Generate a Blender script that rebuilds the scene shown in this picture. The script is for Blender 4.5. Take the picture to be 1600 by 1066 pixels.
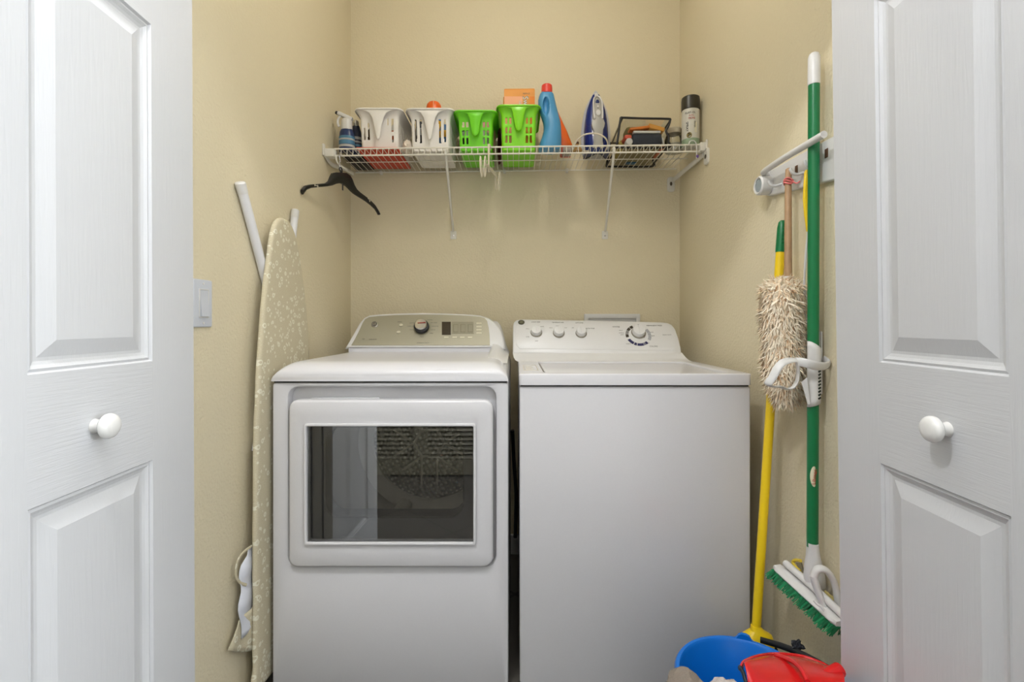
import bpy, bmesh, math, random
from mathutils import Vector, Matrix
random.seed(7)
PI = math.pi
for o in list(bpy.data.objects): bpy.data.objects.remove(o)
SC = bpy.context.scene; C = SC.collection

# ------------------------------------------------------------------ camera
F = 756.0; CX = 805.0; CY = 505.0; CZ = 1.07
cam = bpy.data.objects.new('camera', bpy.data.cameras.new('camera')); C.objects.link(cam)
cam.location = (0, 0, CZ); cam.rotation_euler = (PI/2, 0, 0)
cam.data.sensor_width = 36; cam.data.lens = F/1600*36
cam.data.shift_x = (800-CX)/1600; cam.data.shift_y = -(533-CY)/1600
cam.data.clip_start = 0.02; cam.data.clip_end = 50
SC.camera = cam
SC.view_settings.view_transform = 'Standard'; SC.view_settings.look = 'None'
SC.view_settings.gamma = 1; SC.view_settings.exposure = 0.0
# ------------------------------------------------------------------ world and lights
w = bpy.data.worlds.new('world'); SC.world = w; w.use_nodes = True
w.node_tree.nodes['Background'].inputs[0].default_value = (0.75, 0.85, 1, 1)
w.node_tree.nodes['Background'].inputs[1].default_value = 0.35
def lamp(name, kind, loc, energy, col, size=0.1, rot=(0,0,0), sy=None):
    l = bpy.data.lights.new(name, kind); l.energy = energy; l.color = col
    if kind == 'POINT': l.shadow_soft_size = size
    else:
        l.size = size
        if sy: l.shape = 'RECTANGLE'; l.size_y = sy
    o = bpy.data.objects.new(name, l); C.objects.link(o); o.location = loc; o.rotation_euler = rot
    return o
lamp('closet_bulb', 'POINT', (0.0, 1.27, 2.56), 9.5, (1.0, 0.95, 0.86), 0.055)
lamp('hall_bulb', 'POINT', (-0.45, 0.22, 2.56), 50, (0.975, 0.98, 1.0), 0.06)
# daylight through the windows at both ends of the hall
lamp('window_daylight', 'AREA', (2.52, -0.1, 1.45), 88, (0.90, 0.95, 1.0), 1.1, (0, PI/2, 0), 1.5)
lamp('far_window_daylight', 'AREA', (-2.52, -0.1, 1.45), 4, (0.90, 0.95, 1.0), 1.1, (0, -PI/2, 0), 1.5)
# soft fill light added under the hall ceiling, no known lamp there
lamp('hall_fill_light', 'AREA', (0.75, -0.12, 2.705), 12, (0.95, 0.975, 1.0), 1.6, (0, 0, 0), 0.7)

# ------------------------------------------------------------------ measuring helpers
def P(px, py, Y):
    s = F/Y; return Vector(((px-CX)/s, Y, CZ+(CY-py)/s))
def PX(px, X, py):            # point on a plane parallel to the side walls
    s = (px-CX)/X; return Vector((X, F/s, CZ+(CY-py)/s))
def hit(px, py, p0, n):
    d = Vector(((px-CX)/F, 1, (CY-py)/F)); o = Vector((0,0,CZ)); n = Vector(n)
    t = (Vector(p0)-o).dot(n)/d.dot(n); return o+d*t

# ------------------------------------------------------------------ materials
def lin(c):
    def f(v):
        v /= 255.0
        return v/12.92 if v <= 0.04045 else ((v+0.055)/1.055)**2.4
    return (f(c[0]), f(c[1]), f(c[2]), 1)
_m = {}
def mat(name, rgb, rough=0.5, metal=0.0, bump=0.0, bscale=200.0, spec=0.5, var=0.0, coat=0.0, sub=0.0):
    if name in _m: return _m[name]
    m = bpy.data.materials.new(name); m.use_nodes = True; nt = m.node_tree
    b = nt.nodes['Principled BSDF']
    b.inputs['Base Color'].default_value = lin(rgb); b.inputs['Roughness'].default_value = rough
    b.inputs['Metallic'].default_value = metal; b.inputs['Specular IOR Level'].default_value = spec
    if coat: b.inputs['Coat Weight'].default_value = coat; b.inputs['Coat Roughness'].default_value = 0.08
    tc = nt.nodes.new('ShaderNodeTexCoord')
    n = nt.nodes.new('ShaderNodeTexNoise'); n.inputs['Scale'].default_value = bscale
    n.inputs['Detail'].default_value = 3
    nt.links.new(tc.outputs['Object'], n.inputs['Vector'])
    if bump:
        bu = nt.nodes.new('ShaderNodeBump'); bu.inputs['Strength'].default_value = bump
        bu.inputs['Distance'].default_value = 0.002
        nt.links.new(n.outputs['Fac'], bu.inputs['Height']); nt.links.new(bu.outputs['Normal'], b.inputs['Normal'])
    mx = nt.nodes.new('ShaderNodeMixRGB'); mx.blend_type = 'MULTIPLY'; mx.inputs['Fac'].default_value = var if var else 0.04
    mx.inputs['Color1'].default_value = lin(rgb)
    nt.links.new(n.outputs['Fac'], mx.inputs['Color2']); nt.links.new(mx.outputs['Color'], b.inputs['Base Color'])
    _m[name] = m; return m

def wall_mat():
    m = bpy.data.materials.new('cream_orange_peel'); m.use_nodes = True; nt = m.node_tree
    b = nt.nodes['Principled BSDF']; b.inputs['Base Color'].default_value = WALLC
    b.inputs['Roughness'].default_value = 0.6; b.inputs['Specular IOR Level'].default_value = 0.3
    tc = nt.nodes.new('ShaderNodeTexCoord')
    n = nt.nodes.new('ShaderNodeTexNoise'); n.inputs['Scale'].default_value = 170; n.inputs['Detail'].default_value = 2
    n2 = nt.nodes.new('ShaderNodeTexVoronoi'); n2.inputs['Scale'].default_value = 120; n2.feature = 'SMOOTH_F1'
    ad = nt.nodes.new('ShaderNodeMath'); ad.operation = 'ADD'
    bu = nt.nodes.new('ShaderNodeBump'); bu.inputs['Strength'].default_value = 0.7; bu.inputs['Distance'].default_value = 0.0016
    for q in (n, n2): nt.links.new(tc.outputs['Object'], q.inputs['Vector'])
    nt.links.new(n.outputs['Fac'], ad.inputs[0]); nt.links.new(n2.outputs['Distance'], ad.inputs[1])
    nt.links.new(ad.outputs[0], bu.inputs['Height']); nt.links.new(bu.outputs['Normal'], b.inputs['Normal'])
    return m
WALLC = (0.745, 0.665, 0.475, 1)
def grain_mat(name, rgb, axis):       # white painted moulded door skin with raised wood grain
    m = bpy.data.materials.new(name); m.use_nodes = True; nt = m.node_tree
    b = nt.nodes['Principled BSDF']; b.inputs['Base Color'].default_value = lin(rgb)
    b.inputs['Roughness'].default_value = 0.38; b.inputs['Specular IOR Level'].default_value = 0.4
    tc = nt.nodes.new('ShaderNodeTexCoord'); mp = nt.nodes.new('ShaderNodeMapping')
    mp.inputs['Scale'].default_value = (20, 5, 120) if axis == 'h' else (60, 60, 4)
    n = nt.nodes.new('ShaderNodeTexNoise'); n.inputs['Scale'].default_value = 3; n.inputs['Detail'].default_value = 4
    n.inputs['Distortion'].default_value = 0.6
    bu = nt.nodes.new('ShaderNodeBump'); bu.inputs['Strength'].default_value = 0.32; bu.inputs['Distance'].default_value = 0.0012
    nt.links.new(tc.outputs['Object'], mp.inputs['Vector']); nt.links.new(mp.outputs['Vector'], n.inputs['Vector'])
    nt.links.new(n.outputs['Fac'], bu.inputs['Height']); nt.links.new(bu.outputs['Normal'], b.inputs['Normal'])
    return m
def glass_mat(name, tint, gloss, rough=0.0):
    m = bpy.data.materials.new(name); m.use_nodes = True; nt = m.node_tree
    nt.nodes.remove(nt.nodes['Principled BSDF'])
    out = nt.nodes['Material Output']
    t = nt.nodes.new('ShaderNodeBsdfTransparent'); t.inputs[0].default_value = (*tint, 1)
    g = nt.nodes.new('ShaderNodeBsdfGlossy'); g.inputs['Roughness'].default_value = rough
    fr = nt.nodes.new('ShaderNodeFresnel'); fr.inputs[0].default_value = 1.5
    ad = nt.nodes.new('ShaderNodeMath'); ad.operation = 'MULTIPLY_ADD'; ad.inputs[1].default_value = gloss[1]; ad.inputs[2].default_value = gloss[0]
    mx = nt.nodes.new('ShaderNodeMixShader')
    nt.links.new(fr.outputs[0], ad.inputs[0]); nt.links.new(ad.outputs[0], mx.inputs[0])
    nt.links.new(t.outputs[0], mx.inputs[1]); nt.links.new(g.outputs[0], mx.inputs[2]); nt.links.new(mx.outputs[0], out.inputs[0])
    return m
def cover_mat():
    m = bpy.data.materials.new('flowered_cotton'); m.use_nodes = True; nt = m.node_tree; L = nt.links
    b = nt.nodes['Principled BSDF']; b.inputs['Roughness'].default_value = 0.85; b.inputs['Specular IOR Level'].default_value = 0.15
    tc = nt.nodes.new('ShaderNodeTexCoord'); mp = nt.nodes.new('ShaderNodeMapping'); mp.inputs['Scale'].default_value = (0.0, 1, 1)
    L.new(tc.outputs['Object'], mp.inputs['Vector'])
    def ring(scale, r0, wd, keep):
        v = nt.nodes.new('ShaderNodeTexVoronoi'); v.inputs['Scale'].default_value = scale
        L.new(mp.outputs['Vector'], v.inputs['Vector'])
        s = nt.nodes.new('ShaderNodeMath'); s.operation = 'SUBTRACT'; s.inputs[1].default_value = r0; L.new(v.outputs['Distance'], s.inputs[0])
        a = nt.nodes.new('ShaderNodeMath'); a.operation = 'ABSOLUTE'; L.new(s.outputs[0], a.inputs[0])
        c = nt.nodes.new('ShaderNodeMath'); c.operation = 'LESS_THAN'; c.inputs[1].default_value = wd; L.new(a.outputs[0], c.inputs[0])
        sp = nt.nodes.new('ShaderNodeSeparateColor'); L.new(v.outputs['Color'], sp.inputs[0])
        k = nt.nodes.new('ShaderNodeMath'); k.operation = 'LESS_THAN'; k.inputs[1].default_value = keep; L.new(sp.outputs[0], k.inputs[0])
        mu = nt.nodes.new('ShaderNodeMath'); mu.operation = 'MULTIPLY'; L.new(c.outputs[0], mu.inputs[0]); L.new(k.outputs[0], mu.inputs[1])
        return mu
    r1 = ring(46, 0.28, 0.09, 0.22); r2 = ring(88, 0.25, 0.11, 0.18)
    n = nt.nodes.new('ShaderNodeTexNoise'); n.inputs['Scale'].default_value = 420; L.new(mp.outputs['Vector'], n.inputs['Vector'])
    th = nt.nodes.new('ShaderNodeMath'); th.operation = 'GREATER_THAN'; th.inputs[1].default_value = 0.58; L.new(n.outputs['Fac'], th.inputs[0])
    h = nt.nodes.new('ShaderNodeMath'); h.operation = 'MULTIPLY'; h.inputs[1].default_value = 0.35; L.new(th.outputs[0], h.inputs[0])
    a1 = nt.nodes.new('ShaderNodeMath'); a1.operation = 'MAXIMUM'; L.new(r1.outputs[0], a1.inputs[0]); L.new(r2.outputs[0], a1.inputs[1])
    a2 = nt.nodes.new('ShaderNodeMath'); a2.operation = 'MAXIMUM'; L.new(a1.outputs[0], a2.inputs[0]); L.new(h.outputs[0], a2.inputs[1])
    mx = nt.nodes.new('ShaderNodeMixRGB'); L.new(a2.outputs[0], mx.inputs['Fac'])
    mx.inputs['Color1'].default_value = lin((198, 188, 160)); mx.inputs['Color2'].default_value = lin((222, 218, 198))
    L.new(mx.outputs[0], b.inputs['Base Color'])
    n3 = nt.nodes.new('ShaderNodeTexNoise'); n3.inputs['Scale'].default_value = 28; L.new(tc.outputs['Object'], n3.inputs['Vector'])
    bu = nt.nodes.new('ShaderNodeBump'); bu.inputs['Strength'].default_value = 0.25; bu.inputs['Distance'].default_value = 0.004
    L.new(n3.outputs['Fac'], bu.inputs['Height']); L.new(bu.outputs['Normal'], b.inputs['Normal'])
    return m
def tile_mat():
    m = bpy.data.materials.new('floor_tile'); m.use_nodes = True; nt = m.node_tree; L = nt.links
    b = nt.nodes['Principled BSDF']; b.inputs['Roughness'].default_value = 0.35
    tc = nt.nodes.new('ShaderNodeTexCoord'); mp = nt.nodes.new('ShaderNodeMapping'); mp.inputs['Rotation'].default_value = (0, 0, PI/4)
    br = nt.nodes.new('ShaderNodeTexBrick'); br.offset = 0; br.inputs['Scale'].default_value = 1
    br.inputs['Brick Width'].default_value = 0.45; br.inputs['Row Height'].default_value = 0.45; br.inputs['Mortar Size'].default_value = 0.006
    br.inputs['Color1'].default_value = lin((92,88,82)); br.inputs['Color2'].default_value = lin((86,82,77)); br.inputs['Mortar'].default_value = lin((64,61,57))
    L.new(tc.outputs['Object'], mp.inputs[0]); L.new(mp.outputs[0], br.inputs['Vector']); L.new(br.outputs['Color'], b.inputs['Base Color'])
    return m
def perf_mat():
    m = bpy.data.materials.new('perforated_drum_steel'); m.use_nodes = True; nt = m.node_tree; L = nt.links
    b = nt.nodes['Principled BSDF']; b.inputs['Roughness'].default_value = 0.3; b.inputs['Metallic'].default_value = 0.35
    tc = nt.nodes.new('ShaderNodeTexCoord'); v = nt.nodes.new('ShaderNodeTexVoronoi'); v.inputs['Scale'].default_value = 52; v.inputs['Randomness'].default_value = 0.0
    mp = nt.nodes.new('ShaderNodeMapping'); mp.inputs['Rotation'].default_value = (0, 0.5, 0); mp.inputs['Scale'].default_value = (1, 0.0, 1)
    L.new(tc.outputs['Object'], mp.inputs[0]); L.new(mp.outputs[0], v.inputs['Vector'])
    r = nt.nodes.new('ShaderNodeValToRGB'); r.color_ramp.elements[0].position = 0.20; r.color_ramp.elements[1].position = 0.36
    r.color_ramp.elements[0].color = (0.95,0.93,0.86,1); r.color_ramp.elements[1].color = (0.16,0.16,0.14,1)
    L.new(v.outputs['Distance'], r.inputs[0]); L.new(r.outputs[0], b.inputs['Base Color'])
    bu = nt.nodes.new('ShaderNodeBump'); bu.inputs['Strength'].default_value = 1; bu.inputs['Distance'].default_value = 0.006
    L.new(v.outputs['Distance'], bu.inputs['Height']); L.new(bu.outputs['Normal'], b.inputs['Normal'])
    return m

M_wall = wall_mat()
M_hall = mat('hall_paint', (224,223,220), 0.7)
M_ceil = mat('ceiling_paint', (236,236,234), 0.8)
M_trim = mat('white_trim', (226,225,222), 0.35)
M_door = grain_mat('door_skin_rails', (201,202,204), 'h'); M_doorv = grain_mat('door_skin_panels', (201,202,204), 'v')
M_floor = tile_mat()
M_enamel = mat('white_enamel', (214,213,215), 0.22, spec=0.5)
M_plas = mat('white_plastic', (219,218,216), 0.34)
M_shelf = mat('white_vinyl_wire', (232,228,216), 0.4)
M_dark = mat('dark_gasket', (38,38,40), 0.6)
M_seam = mat('seam_shadow_gap', (60,58,54), 0.8)
M_silver = mat('silver_control_film', (156,151,130), 0.36, metal=0.25)
M_chrome = mat('chrome', (200,200,200), 0.15, metal=1)
M_print = mat('grey_print', (98,94,84), 0.6)
M_glass = glass_mat('smoked_door_glass', (0.93,0.93,0.92), (0.115, 1.5))
M_clear = glass_mat('clear_vinyl', (0.975,0.975,0.96), (0.0, 0.35), 0.06)
M_jar = glass_mat('clear_jar', (0.86,0.87,0.84), (0.04, 1.0), 0.03)
M_perf = perf_mat()

# ------------------------------------------------------------------ mesh helpers
def finish(o, bm, smooth=True, ang=32):
    me = o.data; bmesh.ops.remove_doubles(bm, verts=bm.verts, dist=1e-6)
    bmesh.ops.recalc_face_normals(bm, faces=bm.faces)
    bm.to_mesh(me); bm.free()
    if smooth:
        me.polygons.foreach_set('use_smooth', [True]*len(me.polygons)); me.set_sharp_from_angle(angle=math.radians(ang))
    me.update()
def wloc(p):
    v = Vector((0,0,0))
    while p: v += p.location; p = p.parent
    return v
def obj(name, bm, m, parent=None, local=False, smooth=True, ang=32, label=None, loc=None):
    """links bm as one mesh object; vertices are in world space unless local"""
    o = bpy.data.objects.new(name, bpy.data.meshes.new(name)); C.objects.link(o)
    if parent:
        o.parent = parent
        if not local: bmesh.ops.translate(bm, verts=bm.verts, vec=-wloc(parent))
    elif loc is not None:
        bmesh.ops.translate(bm, verts=bm.verts, vec=-Vector(loc)); o.location = loc
    finish(o, bm, smooth, ang)
    for x in (m if isinstance(m, (list,tuple)) else [m]): o.data.materials.append(x)
    if label: o['label'] = label
    return o
def thing(name, label, cat, loc=(0,0,0), group=None):
    o = bpy.data.objects.new(name, None); C.objects.link(o); o.location = loc; o.empty_display_size = 0.05
    o['label'] = label; o['category'] = cat
    if group: o['group'] = group
    return o
def tag(o, label, cat, group=None):
    o['label'] = label; o['category'] = cat
    if group: o['group'] = group
    return o
def struct(name, bm, m, label=None, smooth=False, ang=32):
    o = obj(name, bm, m, smooth=smooth, ang=ang); o['kind'] = 'structure'
    if label: o['label'] = label
    return o
def NB(): return bmesh.new()
def merge(dst, src, M=None):
    if M is not None: bmesh.ops.transform(src, matrix=M, verts=src.verts)
    mp = {v: dst.verts.new(v.co) for v in src.verts}
    for f in src.faces:
        try:
            g = dst.faces.new([mp[v] for v in f.verts]); g.material_index = f.material_index
        except ValueError: pass
    src.free(); return dst
def box(bm, x0, x1, y0, y1, z0, z1, r=0.0, seg=2, M=None, mi=0):
    b = NB(); bmesh.ops.create_cube(b, size=1)
    for v in b.verts: v.co = Vector(((x0+x1)/2+v.co.x*(x1-x0), (y0+y1)/2+v.co.y*(y1-y0), (z0+z1)/2+v.co.z*(z1-z0)))
    if r: bmesh.ops.bevel(b, geom=b.edges[:], offset=r, segments=seg, profile=0.5, affect='EDGES', clamp_overlap=True)
    for f in b.faces: f.material_index = mi
    return merge(bm, b, M)
def loft(bm, rings, cap0=True, cap1=True, closed=True, mi=0):
    R = [[bm.verts.new(p) for p in r] for r in rings]; n = len(R[0])
    for a, b in zip(R, R[1:]):
        for i in range(n if closed else n-1):
            j = (i+1) % n
            try: bm.faces.new((a[i], a[j], b[j], b[i])).material_index = mi
            except ValueError: pass
    if cap0 and closed: bm.faces.new(R[0][::-1]).material_index = mi
    if cap1 and closed: bm.faces.new(R[-1]).material_index = mi
    return R
def frames(pts):
    pts = [Vector(p) for p in pts]; T = []
    for i in range(len(pts)):
        a = pts[max(i-1,0)]; b = pts[min(i+1,len(pts)-1)]; T.append((b-a).normalized())
    up = Vector((0,0,1)) if abs(T[0].z) < 0.9 else Vector((0,1,0))
    N = []; n = (up - T[0]*up.dot(T[0])).normalized()
    for t in T:
        n = (n - t*n.dot(t)).normalized(); N.append(n)
    return pts, T, N
def tube(bm, pts, r, n=10, cap=True, flat=None, mi=0):
    """round tube; r number or list; flat=(a,b) makes an elliptical strap section"""
    pts, T, N = frames(pts); rings = []
    for i, (p, t, nn) in enumerate(zip(pts, T, N)):
        b = t.cross(nn); rr = r[i] if isinstance(r, (list,tuple)) else r
        ra, rb = (rr, rr) if not flat else (rr*flat[0], rr*flat[1])
        rings.append([p + nn*math.cos(2*PI*k/n)*ra + b*math.sin(2*PI*k/n)*rb for k in range(n)])
    loft(bm, rings, cap, cap, mi=mi); return bm
def smooth_path(pts, k=6, closed=False):
    pts = [Vector(p) for p in pts]; out = []; n = len(pts)
    rng = range(n) if closed else range(n-1)
    for i in rng:
        if closed: p0,p1,p2,p3 = pts[(i-1)%n],pts[i],pts[(i+1)%n],pts[(i+2)%n]
        else: p0,p1,p2,p3 = pts[max(i-1,0)],pts[i],pts[i+1],pts[min(i+2,n-1)]
        for j in range(k):
            t = j/k
            out.append(0.5*((2*p1)+(p2-p0)*t+(2*p0-5*p1+4*p2-p3)*t*t+(3*p1-p0-3*p2+p3)*t**3))
    out.append(pts[0] if closed else pts[-1]); return out
def lathe(bm, prof, c=(0,0,0), axis='z', n=32, sx=1, sy=1, cap=True, mi=0):
    rings = []
    for r, h in prof:
        ring = []
        for k in range(n):
            a = 2*PI*k/n; u = math.cos(a)*r*sx; v = math.sin(a)*r*sy
            p = {'z': (u,v,h), 'y': (u,h,v), 'x': (h,u,v)}[axis]
            ring.append(Vector(c)+Vector(p))
        rings.append(ring)
    loft(bm, rings, cap, cap, mi=mi); return bm
def rrect(x0, x1, z0, z1, r, k=6):
    """rounded rectangle outline, 4*(k+1) points"""
    rs = r if isinstance(r, (list,tuple)) else (r,)*4     # order: x1z1, x0z1, x0z0, x1z0
    out = []
    for (cx, cz, a0, rr) in ((x1,z1,0,rs[0]), (x0,z1,PI/2,rs[1]), (x0,z0,PI,rs[2]), (x1,z0,3*PI/2,rs[3])):
        ox = cx-rr if cx == x1 else cx+rr; oz = cz-rr if cz == z1 else cz+rr
        for j in range(k+1):
            a = a0+j*PI/2/k; out.append((ox+rr*math.cos(a), oz+rr*math.sin(a)))
    return out
def plate(bm, outline, f, d0, d1, bev=0.0, mi=0):
    """solid from a 2-D outline; f(u,v,d) -> point; d0 front face (bevelled), d1 back"""
    def inset(o, e):
        c = Vector((sum(p[0] for p in o)/len(o), sum(p[1] for p in o)/len(o))); n = len(o); res = []
        for i in range(n):
            a = Vector(o[i-1]); b = Vector(o[(i+1)%n]); t = b-a
            if t.length < 1e-9: res.append(o[i]); continue
            nr = Vector((-t.y, t.x)).normalized()
            res.append((o[i][0]+nr.x*e, o[i][1]+nr.y*e))
        return res
    sgn = 1 if d1 > d0 else -1
    rings = []
    if bev:
        for q in range(4):
            a = q/3*PI/2; rings.append([f(u,v,d0+sgn*bev*(1-math.cos(a))) for u,v in inset(outline, bev*(1-math.sin(a)))])
    else: rings.append([f(u,v,d0) for u,v in outline])
    rings.append([f(u,v,d1) for u,v in outline])
    loft(bm, rings, mi=mi); return bm
XZ = lambda u, v, d: Vector((u, d, v))
def ringplate(bm, outer, inner, f, d0, d1, bev=0.0, mi=0):
    n = len(outer)
    rings = [[f(u,v,d1) for u,v in inner], [f(u,v,d0) for u,v in inner], [f(u,v,d0) for u,v in outer], [f(u,v,d1) for u,v in outer]]
    if bev:
        def sc(o, e):
            res = []
            for i in range(n):
                a = Vector(o[i-1]); b = Vector(o[(i+1)%n]); t = (b-a); nr = Vector((-t.y,t.x)).normalized() if t.length > 1e-9 else Vector((0,0))
                res.append((o[i][0]+nr.x*e, o[i][1]+nr.y*e))
            return res
        sg = 1 if d1 > d0 else -1
        rings = [[f(u,v,d1) for u,v in inner], [f(u,v,d0+sg*bev) for u,v in inner], [f(u,v,d0+sg*bev*.3) for u,v in sc(inner,-bev*.3)], [f(u,v,d0) for u,v in sc(inner,-bev)],
                 [f(u,v,d0) for u,v in sc(outer,bev)], [f(u,v,d0+sg*bev*.3) for u,v in sc(outer,bev*.3)], [f(u,v,d0+sg*bev) for u,v in outer], [f(u,v,d1) for u,v in outer]]
    R = [[bm.verts.new(p) for p in r] for r in rings]; R.append(R[0])
    for a, b in zip(R, R[1:]):
        for i in range(n):
            j = (i+1)%n
            try: bm.faces.new((a[i],a[j],b[j],b[i])).material_index = mi
            except ValueError: pass
    return bm
def solid(o, t, off=0.0):
    m = o.modifiers.new('thickness', 'SOLIDIFY'); m.thickness = t; m.offset = off; return o
def text(name, s, size, m, parent, center, right=(1,0,0), up=(0,0,1), ext=0.0004, bend=None, label=None, align='CENTER', sx=1.0):
    cu = bpy.data.curves.new('t', 'FONT'); cu.body = s; cu.size = size; cu.align_x = align; cu.align_y = 'CENTER'
    cu.extrude = ext; cu.resolution_u = 2
    t = bpy.data.objects.new('t', cu); C.objects.link(t)
    bpy.context.view_layer.update()
    me = bpy.data.meshes.new_from_object(t.evaluated_get(bpy.context.evaluated_depsgraph_get()))
    bpy.data.objects.remove(t); bpy.data.curves.remove(cu)
    R = Vector(right).normalized(); U = Vector(up).normalized(); N = R.cross(U)
    o = bpy.data.objects.new(name, me); C.objects.link(o); o.parent = parent
    base = Vector(center) - wloc(parent)
    for v in me.vertices:
        x, y, z = v.co; x *= sx
        if bend:
            a = x/bend; v.co = base + R*(math.sin(a)*(bend+z)) + U*y + N*((math.cos(a)-1)*(bend)+z)
        else: v.co = base + R*x + U*y + N*z
    me.materials.clear(); me.materials.append(m)
    if label: o['label'] = label
    return o

# ================================================================== THE SETTING
WX = 0.765; BY = 2.25; CH = 2.74; HY0, HY1 = 0.90, 0.99; HX = 2.6; HB = -0.62
b = NB(); box(b, -HX-.1, HX+.1, HB-.1, BY+.1, -0.1, 0.0); struct('floor', b, M_floor, 'tiled floor of the closet and hall')
b = NB(); box(b, -HX-.1, HX+.1, HB-.1, BY+.1, CH, CH+.1); struct('ceiling', b, M_ceil, 'flat ceiling')
b = NB(); box(b, -WX-.1, WX+.1, BY, BY+.1, 0, CH); struct('wall_back', b, M_wall, 'cream textured back wall of the closet')
b = NB(); box(b, -WX-.1, -WX, HY1, BY, 0, CH); struct('wall_left', b, M_wall, 'cream textured left wall of the closet')
b = NB(); box(b, WX, WX+.1, HY1, BY, 0, CH); struct('wall_right', b, M_wall, 'cream textured right wall of the closet')
b = NB(); box(b, -HX, -WX, HY0, HY1, 0, CH); box(b, WX, HX, HY0, HY1, 0, CH); box(b, -WX, WX, HY0, HY1, 1.98, CH)
struct('wall_front', b, M_hall, 'wall with the closet opening in it')
b = NB(); box(b, -HX, HX, HB-.1, HB, 0, CH); struct('wall_hall', b, M_hall, 'hall wall opposite the closet')
for nm, xx in (('wall_hall_right', HX), ('wall_hall_left', -HX-.1)):
    b = NB(); y0, y1, z0, z1 = -.55, .45, .75, 2.2
    box(b, xx, xx+.1, HB, y0, 0, CH); box(b, xx, xx+.1, y1, HY0, 0, CH); box(b, xx, xx+.1, y0, y1, 0, z0); box(b, xx, xx+.1, y0, y1, z1, CH)
    struct(nm, b, M_hall, 'end wall of the hall with a window')
for k, xx in enumerate((HX+.02, -HX-.06)):
    b = NB()
    ringplate(b, rrect(-.55,.45,.75,2.2,.001,1), rrect(-.50,.40,.80,2.15,.001,1), lambda u,v,d: Vector((d,u,v)), xx, xx+.04)
    box(b, xx+.005, xx+.035, -.55, .45, 1.45, 1.50)
    struct('window_%d' % (k+1), b, M_trim, 'white framed window at the end of the hall')
# baseboards
for nm, a in (('back', (-WX, WX, BY-.014, BY, 0, .09)), ('hall', (-.15, HX, HB, HB+.014, 0, .09))):
    b = NB(); box(b, *a, r=.003); struct('baseboard_'+nm, b, M_trim)

# ---- moulded bifold leaves
def leaf(name, far, near, zt, zb, panels, lean, label, thick=.034, face=1):
    """vertical door leaf between two plan points; face=+1 shows moulding towards +x"""
    far = Vector((far[0], far[1])); near = Vector((near[0], near[1]))
    W = (far-near).length; t = (near-far).normalized(); nrm = Vector((-t.y, t.x))
    if nrm.x*face < 0: nrm = -nrm
    def f(u, v, d):      # u from the far edge, v height, d depth out of face
        p = far + t*u + nrm*d
        return Vector((p.x + lean*(v-CZ), p.y, v))
    bm = NB(); st = .123
    us = [0, st, W-st, W]; vs = sorted({zb, zt, *[z for p in panels for z in p]})
    prof = [(0,0), (.003,-.0045), (.007,-.003), (.012,-.0065), (.017,-.0085), (.022,-.0085), (.046,-.0015)]
    def quad(a): 
        g = bm.faces.new([bm.verts.new(p) for p in a]); return g
    for i in range(3):
        for v0, v1 in zip(vs, vs[1:]):
            if i == 1 and (v0, v1) in panels:
                R = []
                for e, d in prof:
                    R.append([bm.verts.new(f(u,v,d)) for u,v in ((us[1]+e,v0+e),(us[2]-e,v0+e),(us[2]-e,v1-e),(us[1]+e,v1-e))])
                for A, B in zip(R, R[1:]):
                    for k in range(4):
                        g = bm.faces.new((A[k],A[(k+1)%4],B[(k+1)%4],B[k])); g.material_index = 1
                g = bm.faces.new(R[-1]); g.material_index = 1
            else:
                g = quad([f(us[i],v0,0), f(us[i+1],v0,0), f(us[i+1],v1,0), f(us[i],v1,0)])
                g.material_index = 0 if i == 1 else 1
    bb = [f(0,zb,0), f(W,zb,0), f(W,zt,0), f(0,zt,0)]; cc = [f(0,zb,-thick), f(W,zb,-thick), f(W,zt,-thick), f(0,zt,-thick)]
    quad(cc[::-1])
    for k in range(4): quad([bb[k], bb[(k+1)%4], cc[(k+1)%4], cc[k]])
    o = struct(name, bm, [M_door, M_doorv], label, smooth=False); return o, f, nrm
def knob(parent, base, nrm, s=1.0):
    bm = NB(); lathe(bm, [(.0105,0),(.0115,.001),(.0105,.004),(.0095,.010),(.0105,.0135),(.0165,.0165),(.0195,.020),(.0200,.0235),(.0185,.0275),(.0145,.031),(.008,.0328),(.001,.0332)], n=32)
    n3 = Vector((nrm.x, nrm.y, 0)); R = n3.to_track_quat('Z','Y').to_matrix().to_4x4()
    bmesh.ops.transform(bm, matrix=Matrix.Translation(base) @ R @ Matrix.Scale(s,4), verts=bm.verts)
    return obj('door_knob', bm, mat('glossy_knob', (226,225,222), .22), parent, label='round glossy white knob')
dl, fL, nL = leaf('door_1', (-.673,1.012), (-.6488,.526), 1.955, .012, [(.20,.819),(1.0,1.619),(1.70,1.87)], -.0042, 'white moulded folding door leaf on the left with a round knob', face=1)
knob(dl, PX(147, -.6605, 666), nL)
dr, fR, nR = leaf('door_2', (.657,.99), (.634,.505), 1.955, .012, [(.20,.819),(1.0,1.650),(1.725,1.88)], -.0145, 'white moulded folding door leaf on the right with a round knob', face=-1)
knob(dr, PX(1481, .6475, 671), nR)
leaf('door_3', (-.713,1.012), (-.6888,.526), 1.955, .012, [(.20,.819),(1.0,1.619),(1.70,1.87)], -.0042, 'second leaf folded behind the left door', face=1)
leaf('door_4', (.697,.99), (.674,.505), 1.955, .012, [(.20,.819),(1.0,1.650),(1.725,1.88)], -.0145, 'second leaf folded behind the right door', face=-1)
# top track of the folding doors
b = NB(); box(b, -WX, WX, .930, .955, 1.962, 1.98); struct('trim_1', b, M_chrome, 'metal top track of the folding doors')
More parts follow.
